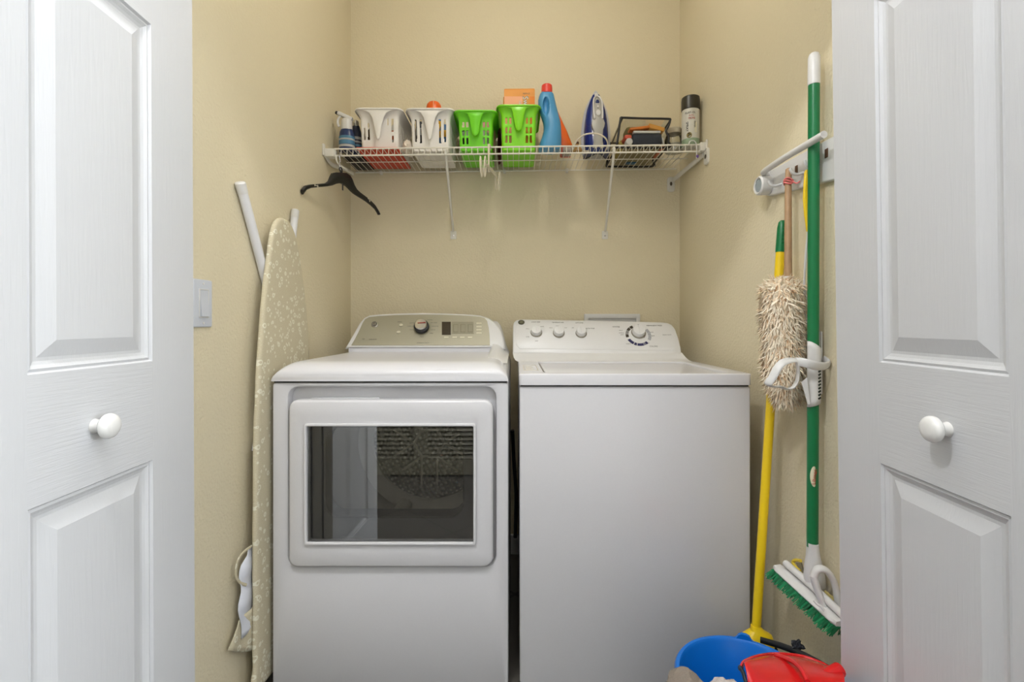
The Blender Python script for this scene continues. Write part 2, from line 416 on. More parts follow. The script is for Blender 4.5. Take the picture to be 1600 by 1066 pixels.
# louvred door across the hall, seen reflected in the dryer window
b = NB(); x0, x1 = -1.10, -.22
for a in ((x0, x0+.07), (x1-.07, x1), ((x0+x1)/2-.05, (x0+x1)/2+.05)): box(b, a[0], a[1], HB+.002, HB+.036, .01, 2.03)
for z0, z1 in ((.01, .12), (1.95, 2.03), (1.0, 1.08)): box(b, x0+.001, x1-.001, HB+.003, HB+.034, z0+.001, z1-.001)
z = .14
while z < 1.94:
    for a in ((x0+.07, (x0+x1)/2-.05), ((x0+x1)/2+.05, x1-.07)):
        box(b, a[0], a[1], -.0025, .0025, -.020, .020, M=Matrix.Translation((0, HB+.019, z)) @ Matrix.Rotation(math.radians(35), 4, 'X'))
    z += .032
struct('door_5', b, mat('louvre_paint', (142,137,119), .45), 'louvred doors across the hall')

# ================================================================== CEILING LIGHTS (above the frame)
for nm, x, y, lb in (('closet', 0, 1.27, 'round flush ceiling light inside the closet'), ('hall', -.45, .22, 'round flush ceiling light in the hall')):
    t = thing('ceiling_light', lb, 'light', (x, y, CH))
    b = NB(); lathe(b, [(.13,CH-.004),(.14,CH-.012),(.12,CH-.04),(.05,CH-.05)], (x,y,0)); obj('fitting', b, M_trim, t)

t = thing('ceiling_light', 'long rectangular frame added around the fill light on the hall ceiling', 'light', (.75, -.12, CH))
b = NB(); ringplate(b, rrect(-.09,1.59,-.51,.27,.01,2), rrect(-.05,1.55,-.47,.23,.01,2), lambda u,v,d: Vector((u,v,d)), CH-.045, CH-.0005, .004); obj('frame', b, M_trim, t)  # added frame that dresses the fill light, not a known fixture

# ================================================================== LIGHT SWITCH
t = thing('light_switch', 'white rocker light switch plate on the left wall beside the door', 'switch', (-WX, 1.178, 1.058))
fy = lambda u, v, d: Vector((d, u, v))
b = NB(); plate(b, rrect(1.143,1.213,1.060,1.176,.004), fy, -WX+.006, -WX+.0002, .003); obj('wall_plate', b, mat('switch_plate', (206,210,218), .3), t)
b = NB(); ringplate(b, rrect(1.160,1.196,1.083,1.153,.002), rrect(1.1625,1.1935,1.0855,1.1505,.001), fy, -WX+.0085, -WX+.003, .0005); obj('rocker_frame', b, M_trim, t)
b = NB(); q = [Vector(p) for p in ((-WX+.0075,1.163,1.086),(-WX+.0075,1.193,1.086),(-WX+.0075,1.193,1.150),(-WX+.0075,1.163,1.150))]
loft(b, [[(-WX+.003,p.y,p.z) for p in q], [(-WX+.0125 if p.z<1.1 else -WX+.007,p.y,p.z) for p in q]]); obj('rocker', b, mat('switch_plate', (206,210,218), .3), t)
for zz in (1.070, 1.166):
    b = NB(); lathe(b, [(.003,-WX+.004),(.003,-WX+.007),(.001,-WX+.0075)], (0,1.178,zz), 'x', 12); obj('screw', b, M_trim, t)

# ================================================================== DRYER
D = thing('dryer', 'white front-loading clothes dryer with a dark window in its door', 'dryer', (-.364, 1.80, 0))
DX0, DX1, DY, DB = -.7085, -.0200, 1.41, 2.13
b = NB(); hx0, hx1, hz0, hz1 = -.662, -.056, .360, .884      # recess that the door sits in
r1 = rrect(DX0, DX1, .012, .8965, .010, 4); r2 = rrect(hx0, hx1, hz0, hz1, .030, 4)
ringplate(b, r1, r2, XZ, DY, DY+.03, .006)
box(b, DX0, DX1, DY+.03, DB, .02, .8965, r=.004)
box(b, DX0+.003, DX1-.003, DY+.01, DY+.04, .02, .098)
# opening through the recess to the drum: cut by building the front bulkhead as a ring
obj_cab = None
bm2 = NB()
ringplate(bm2, r1, r2, XZ, DY, DY+.030, .007)
ap = rrect(-.60, -.128, .445, .800, .07, 4)
ringplate(bm2, rrect(DX0+.002, DX1-.002, .012, .8965, .010, 4), ap, XZ, DY+.030, DY+.060)
# sides, back, bottom, top as a shell
for a in ((DX0, DX0+.004, DY+.02, DB, .014, .8965), (DX1-.004, DX1, DY+.02, DB, .014, .8965), (DX0, DX1, DB-.004, DB, .014, .8965), (DX0, DX1, DY+.06, DB, .03, .036), (DX0, DX1, DY+.06, DB, .885, .8965)):
    box(bm2, *a)
b.free()
obj('cabinet', bm2, M_enamel, D)
for x in (DX0+.05, DX1-.05):
    for y in (DY+.08, DB-.06):
        b = NB(); lathe(b, [(.022,0),(.022,.012),(.010,.014),(.010,.032)], (x,y,0), n=16); obj('levelling_foot', b, M_dark, D)
# lid: domed top with rounded shoulders
b = NB(); rings = []
def dtop(y):
    q = y-1.404
    if q < .075:
        a = min(1, q/.075); return .919+.036*math.sqrt(max(0, 1-(1-a)**2))
    return .955
ys = [1.404,1.4045,1.408,1.414,1.422,1.432,1.445,1.46,1.479,1.6,1.75,1.86,1.885,1.91,1.935,1.96,2.0,2.13]
for y in ys:
    zt = dtop(y); R = min(.085, (zt-.901)*1.0); RX = R*1.15
    ring = [(DX0,y,.901)]
    for k in range(9):
        a = k/8*PI/2; ring.append((DX0+RX*(1-math.cos(a)), y, zt-R+R*math.sin(a)))
    for k in range(1,12): ring.append((DX0+RX+(DX1-DX0-2*RX)*k/12, y, zt))
    for k in range(9):
        a = (1-k/8)*PI/2; ring.append((DX1-RX*(1-math.cos(a)), y, zt-R+R*math.sin(a)))
    ring.append((DX1,y,.901)); rings.append(ring)
loft(b, rings); obj('lid', b, M_enamel, D, ang=50)
b = NB(); box(b, DX0+.004, DX1-.004, DY+.003, DB-.004, .8965, .901); obj('lid_seam', b, M_seam, D)
# control console
p0 = Vector((0,1.950,.980)); pn = Vector((0,-1.0,0.56)).normalized(); pu = Vector((0,.56,1)).normalized()
def dcon(px, py, d=0): return hit(px, py, p0, pn) - pn*d
out = [(538,544),(560,544),(640,544),(720,544),(790,545),(787,527),(782,513),(773,502),(764,496),(752,492.2),(738,490.6),(700,488.8),(660,488),(620,488.8),(590,490.4),(576,492),(568,496),(561,504),(552,520),(545,532)]
b = NB(); n_ = len(out); cx_ = 664; cy_ = 520
def sc(k, e): return [(cx_+(x-cx_)*k, cy_+(y-cy_)*k+e) for x, y in out]
F0 = [dcon(x, y) for x, y in [(cx_+(x-cx_)*.965, cy_+(y-cy_)*.93) for x,y in out]]
F1 = [dcon(x, y, .003) for x, y in [(cx_+(x-cx_)*.985, cy_+(y-cy_)*.975) for x,y in out]]
F2 = [dcon(x, y, .010) for x, y in out]
F3 = [Vector((p.x, min(2.13, p.y+.05), min(p.z, 1.125))) for p in F2]
F4 = [Vector((p.x, 2.13, p.z-.006 if p.z > 1 else p.z)) for p in F2]
loft(b, [F0, F1, F2, F3, F4]); obj('control_console', b, M_plas, D, ang=60)
# right cheek of the console, running forward on to the lid
b = NB(); pr = [(2.10,.95),(2.10,1.076),(2.035,1.080),(1.995,1.030),(1.962,.990),(1.92,.972),(1.82,.964),(1.70,.958),(1.60,.9545),(1.57,.950)]
rings = []
for x, k in ((-.108,.05),(-.103,.40),(-.097,.80),(-.090,1.0),(-.074,.97),(-.062,.86),(-.053,.66),(-.045,.42),(-.038,.22),(-.031,.08),(-.026,.02)):
    rings.append([(x, y, .945+(z-.945)*k if z > .95 else .94) for y, z in pr])
loft(b, rings); obj('console_cheek', b, M_plas, D, ang=60)
# ledge and riser below the silver panel
b = NB(); box(b, -.664, -.078, 1.934, 1.975, .9735, .9785, r=.0015); obj('console_ledge', b, M_plas, D)
b = NB(); box(b, -.668, -.074, 1.941, 1.98, .953, .9735); obj('console_riser', b, M_enamel, D)
pan = [(549,540),(600,540),(660,540),(720,540),(765.5,540),(765,525),(763.5,512),(761.0,502),(757,497.5),(750,495.3),(720,493.2),(690,492.3),(660,492),(620,492.8),(590,494.5),(577,496),(571,499),(567,505),(561,518),(555,530)]
b = NB(); loft(b, [[dcon(x,y,-.0022) for x,y in pan], [dcon(x,y,.004) for x,y in pan]]); obj('control_panel', b, M_silver, D, label='silver control panel')
RGT = Vector((1,0,0))
def disc(name, px, py, prof, m, par, con=dcon, pnn=pn, label=None, n=28, sy=1):
    c = con(px, py); bm = NB(); lathe(bm, prof, n=n, sy=sy)
    zax = pnn; xax = Vector((1,0,0)); yax = zax.cross(xax)
    Mx = Matrix(((xax.x,yax.x,zax.x,c.x),(xax.y,yax.y,zax.y,c.y),(xax.z,yax.z,zax.z,c.z),(0,0,0,1)))
    bmesh.ops.transform(bm, matrix=Mx, verts=bm.verts); return obj(name, bm, m, par, label=label)
# cycle dial, its ring and pointer
dk = disc('cycle_dial', 659.5, 512.5, [(.034,.002),(.035,.005),(.033,.007)], mat('dial_ring', (150,146,122), .3, metal=.4), D, label='chrome-topped cycle dial')
disc('dial_skirt', 659.5, 513, [(.031,.005),(.030,.022),(.026,.024)], M_dark, dk)
disc('dial_cap', 659.5, 512.5, [(.026,.022),(.025,.032),(.022,.035),(.001,.0355)], M_chrome, dk)
b = NB(); c = dcon(661,511,-.037); box(b, -.016,.016,-.0016,.0016,-.001,.001, M=Matrix.Translation(c) @ Matrix.Rotation(-.1,4,'Y')); obj('pointer', b, mat('dial_red', (176,62,44), .4), dk)
g = disc('badge', 585.7, 507.5, [(.0145,.002),(.0145,.0035),(.013,.0045)], M_chrome, D)
disc('badge_face', 585.3, 507.1, [(.0115,.003),(.0115,.0052)], M_print, g)
text('badge_letters', 'GE', .013, M_chrome, D, dcon(585.3,507.1,-.0056), up=pu, label='GE monogram')
for px, py in ((627,509),(623,520)): disc('push_button', px, py, [(.0085,.002),(.0085,.005),(.007,.0062)], mat('button_silver', (196,190,166), .35), D, n=20, sy=.7)
def cquad(name, px0, px1, py0, py1, m, par, d=-.003, th=.002, con=dcon, label=None):
    bm = NB(); o = [(px0,py1),(px1,py1),(px1,py0),(px0,py0)]
    loft(bm, [[con(x,y,d) for x,y in o], [con(x,y,d+th) for x,y in o]]); return obj(name, bm, m, par, smooth=False, label=label)
cquad('display', 690.5, 704.5, 503.5, 524, mat('display_smoke', (52,42,24), .2), D, label='dark display window')
pa = cquad('display_frame', 706, 740, 503.5, 522, mat('button_panel', (138,132,108), .4), D)
for x in (708, 719.5, 731): 
    q = cquad('option_button', x, x+8, 507.5, 520, mat('button_edge', (120,112,86), .5), pa, -.0034)
    cquad('option_button_face', x+1.2, x+7.4, 508.3, 519, mat('button_panel', (138,132,108), .4), q, -.0038)
for k in range(4): cquad('side_button', 744.5, 752.5, 505.0+k*5, 507.2+k*5, mat('button_light', (204,198,172), .4), D, -.0034)
for x in (694, 707, 719, 731): cquad('lower_button', x, x+7, 526.8, 528.6, mat('button_light', (204,198,172), .4), D, -.0034)
def clabel(s, px, py, size, par=D, con=dcon, upv=None, align='CENTER', m=None, sx=1.0): return text('printed_label', s, size, m or M_print, par, con(px,py,-.0028), up=upv or pu, ext=.0002, align=align, sx=sx)
for s, x, y in (('NORMAL',672,500.5),('EASY CARE',678,505),('DELICATES',680,510.5),('QUICK',677,516),('TIMED',674,521.5),('COTTONS',645,505.5),('MIXED LOAD',643,510.5),('WARM UP',645,516),('START',659,527),('SIGNAL',625,503.5),('SENSOR DRY',723,505.5)):
    clabel(s, x, y, .0055)
clabel('HE', 568, 530.5, .008); clabel('SENSOR DRY', 583, 531, .0055); clabel('REVERSING DRUM', 661, 536.5, .006)
# door
DD = .026   # how far the door stands proud of its recess floor
dox0, dox1, doz0, doz1 = -.654, -.0645, .3665, .8475
wx0, wx1, wz0, wz1 = -.5975, -.1200, .4415, .7740
yF = 1.385
b = NB()
oo = rrect(dox0, dox1, doz0, doz1, .026, 8); ww = rrect(wx0, wx1, wz0, wz1, .006, 8)
def bow(u, v, d): return Vector((u, d + .010*((u-(dox0+dox1)/2)/.3)**2, v - (.004*(1-((u+.359)/.3)**2) if v < .45 else 0)))
ringplate(b, oo, ww, bow, yF, yF+.030, .007); door = obj('door', b, M_enamel, D, ang=50)
b = NB(); ringplate(b, rrect(wx0-.008, wx1+.008, wz0-.008, wz1+.008, .008, 6), rrect(wx0, wx1, wz0, wz1, .004, 6), XZ, yF-.002, yF+.006, .003); obj('window_bezel', b, M_enamel, door)
b = NB(); box(b, wx0+.0005, wx1-.0005, yF+.008, yF+.011, wz0+.0005, wz1-.0005); obj('door_glass', b, M_glass, door, smooth=False, label='smoked glass door window')
b = NB(); ia = rrect(-.560, -.149, .500, .768, .045, 8)
ringplate(b, rrect(wx0-.02, wx1+.02, wz0-.02, wz1+.02, .01, 8), ia, XZ, yF+.030, yF+.050, .004); obj('inner_door_frame', b, mat('door_liner_grey', (66,68,72), .45), door)
b = NB(); n=8
ringplate(b, rrect(-.563,-.146,.497,.771,.046,8), rrect(-.556,-.153,.504,.764,.044,8), XZ, yF+.032, 1.475); obj('door_tunnel', b, M_dark, door)
b = NB(); box(b, -.60,-.40, DY+.012, DY+.026, .8475, .850, r=.001); obj('pull_lip', b, M_enamel, door)
# drum behind the glass
dc = Vector((-.350, 0, .580))
b = NB(); lathe(b, [(.302,2.02),(.302,1.50),(.290,1.475),(.270,1.470)], (dc.x,0,dc.z), 'y', 64, cap=False); drum = obj('drum', b, mat('drum_enamel', (205,200,184), .35), D, label='round drum seen through the window')
b = NB(); lathe(b, [(.301,2.005),(.294,1.985),(.235,1.990),(.232,2.000)], (dc.x,0,dc.z), 'y', 64, cap=False); obj('drum_ring', b, mat('drum_ring_grey', (240,236,222), .3), drum)
b = NB(); lathe(b, [(.232,2.000),(.20,1.988),(.10,1.978),(.001,1.975)], (dc.x,0,dc.z), 'y', 64, cap=False); obj('perforated_back', b, M_perf, drum, label='perforated steel drum back')
for k in range(6):
    a = k*PI/3; a2 = a+PI/3; b = NB(); h = .062
    p = Vector((dc.x+math.cos(a)*h, 1.972, dc.z+math.sin(a)*h)); q = Vector((dc.x+math.cos(a2)*h, 1.972, dc.z+math.sin(a2)*h))
    tube(b, [p,q], .006, 8)
    for da in (-.32, .32): tube(b, [p, (dc.x+math.cos(a+da)*.155, 1.978, dc.z+math.sin(a+da)*.175)], .005, 8)
    obj('drum_ridge', b, mat('polished_ridge', (246,242,226), .3), drum)
for k in range(3):
    a = -PI/2-.38+k*2*PI/3; b = NB()
    Mx = Matrix.Translation((dc.x,0,dc.z)) @ Matrix.Rotation(-a, 4, 'Y')
    box(b, .245, .300, 1.55, 1.985, -.028, .028, r=.018, seg=3, M=Mx); obj('drum_baffle', b, mat('baffle_cream', (246,240,220), .4), drum)

# ================================================================== WASHER
W = thing('washing_machine', 'white top-loading washing machine with a blank front panel', 'washer', (.35, 1.80, 0))
wX0, wX1 = .0110, .6895
b = NB(); box(b, wX0+.002, wX1-.001, DY+.004, DB-.02, .015, .8845, r=.006, seg=3); obj('cabinet', b, M_enamel, W)
for x in (wX0+.05, wX1-.05):
    for y in (DY+.06, DB-.08): b = NB(); lathe(b, [(.02,0),(.02,.016)], (x,y,0), n=16); obj('levelling_foot', b, M_dark, W)
b = NB(); box(b, wX0+.006, wX1-.006, DY+.008, DB-.02, .8845, .8895); obj('top_seam', b, M_seam, W)
# worktop frame with sunken well for the lid
b = NB(); y1w = 1.872
fo = rrect(wX0, wX1, DY-.004, DB, .012, 5); fi = rrect(wX0+.078, wX1-.050, DY+.030, y1w-.02, .018, 5)
XYf = lambda u, v, d: Vector((u, v, d))
ringplate(b, fo, fi, XYf, .9225, .8895, .004); obj('worktop', b, M_enamel, W, ang=50)
b = NB(); plate(b, rrect(wX0+.081, wX1-.053, DY+.033, y1w-.023, .016, 5), XYf, .9165, .8905, .004)
lid = obj('lid', b, M_enamel, W, label='flat hinged lid')
# long slot and instruction label beside the lid
b = NB(); lathe(b, [(.0,0)], n=3) if False else None
b = NB()
ringplate(b, rrect(wX0+.016, wX0+.062, DY+.10, DY+.28, .003, 3), rrect(wX0+.018, wX0+.060, DY+.104, DY+.276, .002, 3), XYf, .9231, .9224); obj('instruction_label', b, mat('label_outline', (196,188,166), .5), W)
b = NB()
for i in range(9): box(b, wX0+.022, wX0+.022+random.uniform(.02,.033), DY+.122+i*.015, DY+.124+i*.015, .9224, .9229)
obj('printed_text', b, mat('label_outline', (196,188,166), .5), W)
b = NB(); box(b, wX0+.0735, wX0+.0775, DY+.05, DY+.36, .9222, .9229, r=.0003); obj('hinge_slot', b, mat('slot_grey', (120,116,108), .6), W)
# console
q0 = Vector((0,1.930,.9545)); qn = Vector((0,-1,.72)).normalized(); qu = Vector((0,.72,1)).normalized()
def wcon(px, py, d=0): return hit(px, py, q0, qn) - qn*d
wo = [(801.3,551.5),(860,552.3),(930,553.2),(1000,554.2),(1065.4,555.2),(1064,543),(1060,527),(1055.5,514),(1050,507),(1043,504),(1034,503),(1000,502),(930,500.5),(870,499.2),(815,498.3),(807,499.4),(803,502.6),(801.6,508),(801.4,520),(801.3,535)]
b = NB(); ccx, ccy = 933, 527
A0 = [wcon(ccx+(x-ccx)*.985, ccy+(y-ccy)*.93) for x,y in wo]; A1 = [wcon(ccx+(x-ccx)*.995, ccy+(y-ccy)*.98, .0025) for x,y in wo]
A2 = [wcon(x,y,.007) for x,y in wo]; A3 = [Vector((p.x, p.y+.045, p.z)) for p in A2]
A4 = [Vector((p.x, 2.15, p.z-.01 if p.z > 1 else p.z)) for p in A2]
loft(b, [A0,A1,A2,A3,A4]); con = obj('control_console', b, M_plas, W, ang=50)
wi = [(812,545.5),(870,546),(930,546.7),(1000,547.5),(1045,548),(1052,546.6),(1056.5,542),(1057,534),(1054,522),(1049,511),(1044,507.2),(1036,505.8),(1000,505),(930,503.6),(870,502.3),(818,501.5),(810,502.7),(806,508),(805,520),(806,538)]
b = NB(); loft(b, [[wcon(ccx+(x-ccx)*.995, ccy+(y-ccy)*.97, -.0022) for x,y in wi], [wcon(x,y,-.001) for x,y in wi], [wcon(x,y,.003) for x,y in wi]]); obj('control_panel', b, M_plas, W, ang=50)
# sloping riser between console and worktop
b = NB(); e0 = wcon(801.3,551.8,.004); e1 = wcon(1065.4,555.2,.004)
prof = [(e0.y+.002, .9520), (1.915,.944), (1.895,.934), (1.878,.926), (1.862,.9222)]
L_ = [Vector((e0.x-.000+.018*(i/4)**2*1.0, y, z)) for i,(y,z) in enumerate(prof)]; R_ = [Vector((e1.x+.004+.016*(i/4)**2, y, z)) for i,(y,z) in enumerate(prof)]
rings = [[l, l.lerp(r,.25), l.lerp(r,.5), l.lerp(r,.75), r, Vector((r.x, 2.1, r.z)), Vector((l.x, 2.1, l.z))] for l, r in zip(L_, R_)]
rings = [[Vector((p.x,p.y,p.z)) for p in rg] for rg in rings]
loft(b, rings, cap1=True); obj('console_riser', b, M_plas, W, ang=60)
def knob3(px, py, r, label):
    k = disc('control_knob', px, py, [(r*1.13,.001),(r*1.13,.004),(r*1.05,.006)], mat('knob_rim', (150,144,130), .4), W, wcon, qn, label)
    disc('knob_body', px-.3, py-.5, [(r,.004),(r*.97,.020),(r*.88,.0235),(r*.5,.0245),(.001,.0248)], M_plas, k, wcon, qn)
    bm = NB(); c = wcon(px-.3,py-1.0,-.0245); box(bm, -.0022,.0022,-.0012,.0018,-r*.8,r*.8, r=.001, M=Matrix.Translation(c) @ Matrix.Rotation(-.62,4,'X')); obj('grip_ridge', bm, M_plas, k); return k
knob3(838,520,.0215,'load size knob'); knob3(873,521,.0215,'temperature knob'); knob3(908,521.5,.0205,'options knob')
knob3(997.5,520.5,.0265,'large cycle knob')
cen = wcon(997.3,524.5); S0 = .040; S1 = .052
def arc(name, a0, a1, m, par, seg=None, r0=S0, r1=S1, label=None):
    bm = NB(); n = max(2, int(abs(a1-a0)/5)); A = []; B = []
    for h in (-.0030, -.0022):
        for i in range(n+1):
            a = math.radians(a0+(a1-a0)*i/n)
            for rr, LL in ((r0,A),(r1,B)): LL.append(cen + RGT*math.cos(a)*rr + qu*math.sin(a)*rr*1.0 - qn*h)
    m2 = n+1
    rings = [[A[i], B[i], B[i+m2], A[i+m2]] for i in range(m2)]
    loft(bm, rings); return obj(name, bm, m, par, smooth=False, label=label)
blk = mat('dial_black', (52,44,34), .5); navy = mat('dial_navy', (34,32,78), .5); gry = mat('dial_grey', (164,164,166), .5)
for a0, a1 in ((112,128),(131,150),(153,157),(160,164),(167,171),(174,192)): arc('cycle_arc_segment', a0, a1, blk, con, label='black cycle band')
for a0, a1 in ((205,238),(241,254),(257,288),(290,293),(295,298),(300,312)): arc('cycle_arc_segment', a0, a1, navy, con, label='dark blue cycle band')
for a0, a1 in ((-30,-4),(-2,14),(16,38)): arc('cycle_arc_segment', a0, a1, gry, con, label='grey cycle band')
b = NB(); c = wcon(1005,527,-.004); box(b, -.004,.004,-.001,.001,-.004,.004, M=Matrix.Translation(c)); obj('dial_mark', b, blk, con)
wl = lambda s, x, y, sz=.0062, **k: text('printed_label', s, sz, M_print, W, wcon(x,y,-.0026), up=qu, ext=.0002, **k)
for s, x, y, sz in (('LOAD SIZE',837,504,.0075),('TEMPERATURE',871.5,504.7,.0075),('OPTIONS',905,505.3,.0075),('MEDIUM',838,510,.005),('SMALL',824.5,514.5,.005),('LARGE',847,511,.005),('SUPER',824.5,527,.005),('RESET',838.5,533.5,.005),('COLD',860.5,513,.005),('WARM',871,510,.005),('HOT',884,513,.005),('OFF',895,513,.005),('EXTRA RINSE',922,514,.006),('WHITES',962.5,511.5,.0085),('HEAVY',970,517,.005),('NORMAL',971,521,.005),('LIGHT',972,523.7,.005),('OFF',997,508,.005),('PERMANENT PRESS',1022,509.5,.0075),('KNITS',1018,520,.005),('RINSE',1020,525.5,.005),('COLORS',1021,542,.0085),('LIGHT',1012,537,.005),('HEAVY DUTY',1042,524,.006),('NORMAL',982,538,.005)):
    wl(s, x, y, sz)
b = NB(); c = wcon(814.5,504.3,-.0028); box(b, -.10,.10,-.0003,.0003,-.002,.002)
b.free(); disc('badge', 814.6, 504.4, [(.0135,.001),(.0135,.004),(.012,.005)], mat('badge_dark', (54,52,26), .35, metal=.3), W, wcon, qn, 'dark oval badge', sy=.85)
text('badge_letters', 'GE', .010, mat('badge_gold', (150,146,110), .4), W, wcon(814.6,504.4,-.0056), up=qu)

# outlet box on the back wall behind the washer
t = thing('washer_outlet_box', 'white plastic outlet box on the back wall behind the washer', 'outlet box', (.449, BY, .90))
b = NB(); ringplate(b, rrect(.320,.579,.905,1.1125,.004,3), rrect(.340,.559,.925,1.090,.003,3), XZ, BY-.010, BY-.0002, .003); obj('frame', b, M_plas, t)
b = NB(); box(b, .340,.559, BY-.003, BY-.0003, .925, 1.090); obj('back_plate', b, M_plas, t)
for x in (.40, .50):
    b = NB(); tube(b, [(x,BY-.003,.98),(x,BY-.03,.98),(x,BY-.045,.97)], .009, 10); obj('valve', b, M_chrome, t)
# hoses in the gap between the machines
b = NB(); tube(b, smooth_path([(-.012,2.12,.60),(-.006,2.17,.45),(.004,2.16,.3),(.0,2.14,.12)],6), .008, 8); tag(obj('drain_hose', b, M_dark, loc=(0,2.15,.12)), 'dark hose hanging in the gap between the dryer and the washer', 'hose')

# ================================================================== WIRE SHELF
def zs(x): return 1.7785+.0117*x
S = thing('wire_shelf', 'white wire shelf with a front lip spanning the closet over the machines', 'shelf', (0, BY, 1.74))
FY = 1.945; sx0, sx1 = -.728, .745
def xline(x0, x1, y, dz, r, name):
    b = NB(); tube(b, [(x0,y,zs(x0)+dz),(x1,y,zs(x1)+dz)], r, 8); return obj(name, b, M_shelf, S)
xline(sx0, sx1, FY, 0, .0034, 'front_rail'); xline(sx0, sx1, FY-.002, -.028, .0034, 'lip_rail')
xline(sx0-.01, sx1, BY-.012, -.004, .0034, 'back_rail'); xline(sx0, sx1, 2.09, -.006, .0022, 'middle_rail')
b = NB(); k = 0; x = sx0+.006
while x < sx1:
    tube(b, [(x,BY-.012,zs(x)),(x,FY+.003,zs(x)),(x,FY-.004,zs(x)-.003),(x,FY-.0045,zs(x)-.028)], .0013, 5); x += .0238
obj('deck_wires', b, M_shelf, S)
M_brk = mat('white_bracket', (226,223,214), .4)
def brace(xt, xb, zb):
    o = obj('support_brace', tube(NB(), [(xt,FY+.004,zs(xt)-.018),(xt,FY+.012,zs(xt)-.045),(xb,BY-.03,zb+.035),(xb,BY-.010,zb+.012)], .0068, 10, flat=(1,.8)), M_brk, S)
    b = NB(); tube(b, [(xt,FY-.006,zs(xt)-.03),(xt,FY-.010,zs(xt)-.016),(xt,FY,zs(xt)-.008),(xt,FY+.008,zs(xt)-.018)], .005, 8); obj('clip', b, M_brk, o)
    b = NB(); plate(b, rrect(xb-.014,xb+.014,zb-.024,zb+.014,.004,3), XZ, BY-.004, BY-.0002, .001); obj('foot_plate', b, M_brk, o)
    b = NB(); lathe(b, [(.004,BY-.003),(.0035,BY-.007),(.001,BY-.008)], (xb,0,zb-.008), 'y', 10); obj('screw', b, M_chrome, o)
brace(-.279, -.287, 1.484); brace(.397, .417, 1.484)
# wall clips on the back rail
for x in (-.62, -.05, .24):
    b = NB(); box(b, x-.006, x+.006, BY-.018, BY-.0003, zs(x)-.014, zs(x)+.004, r=.002); obj('wall_clip', b, M_brk, S)
# right end bracket : arm along the wall with eyelet plates at both ends
zr = zs(WX)
b = NB(); box(b, .738, .7645, 1.925, 1.965, zr-.031, zr+.004, r=.003); box(b, .757, .7645, 1.918, 1.926, zr-.031, zr+.012, r=.001); obj('end_cap', b, M_brk, S)
tube_pts = [(.757,1.945,zr-.040),(.750,2.02,zr-.045),(.738,2.12,zr-.052),(.728,2.225,zr-.058)]
a_ = obj('end_bracket_arm', tube(NB(), tube_pts, .011, 10, flat=(1.0,.55)), M_brk, S)
b = NB(); plate(b, rrect(1.905,1.945,zr-.085,zr-.022,.012,5), fy, WX-.008, WX-.0002, .002); obj('eyelet_plate', b, M_brk, a_)
b = NB(); lathe(b, [(.009,WX-.0085),(.0085,WX-.0092),(.001,WX-.0092)], (0,1.925,zr-.055), 'x', 16); obj('screw', b, mat('eyelet_dark', (84,76,60), .5), a_)
b = NB(); plate(b, rrect(.706,.740,zr-.108,zr-.040,.012,5), XZ, BY-.009, BY-.0002, .002); obj('eyelet_plate', b, M_brk, a_)
b = NB(); lathe(b, [(.0095,BY-.0095),(.009,BY-.0102),(.001,BY-.0102)], (.722,0,zr-.072), 'y', 16, sx=.6); obj('screw', b, mat('eyelet_dark', (84,76,60), .5), a_)
# left end bracket
zl = zs(-WX)
b = NB(); box(b, -.7645, -.722, 1.928, 1.965, zl-.034, zl-.002, r=.003); box(b, -.7645, -.757, 1.915, 1.93, zl-.034, zl+.012, r=.001); obj('end_cap', b, M_brk, S)
b = NB(); tube(b, smooth_path([(-.760,1.94,zl-.03),(-.757,1.99,zl-.045),(-.752,2.06,zl-.035),(-.748,2.14,zl-.02),(-.745,2.225,zl-.012)],4), .009, 10, flat=(1,.5)); obj('end_bracket_arm', b, M_brk, S)
b = NB(); tube(b, smooth_path([(-.718,1.94,zl-.028),(-.716,1.945,zl-.052),(-.704,1.96,zl-.064),(-.690,1.985,zl-.070)],4), .0035, 8); obj('lip_end_wire', b, M_shelf, S)

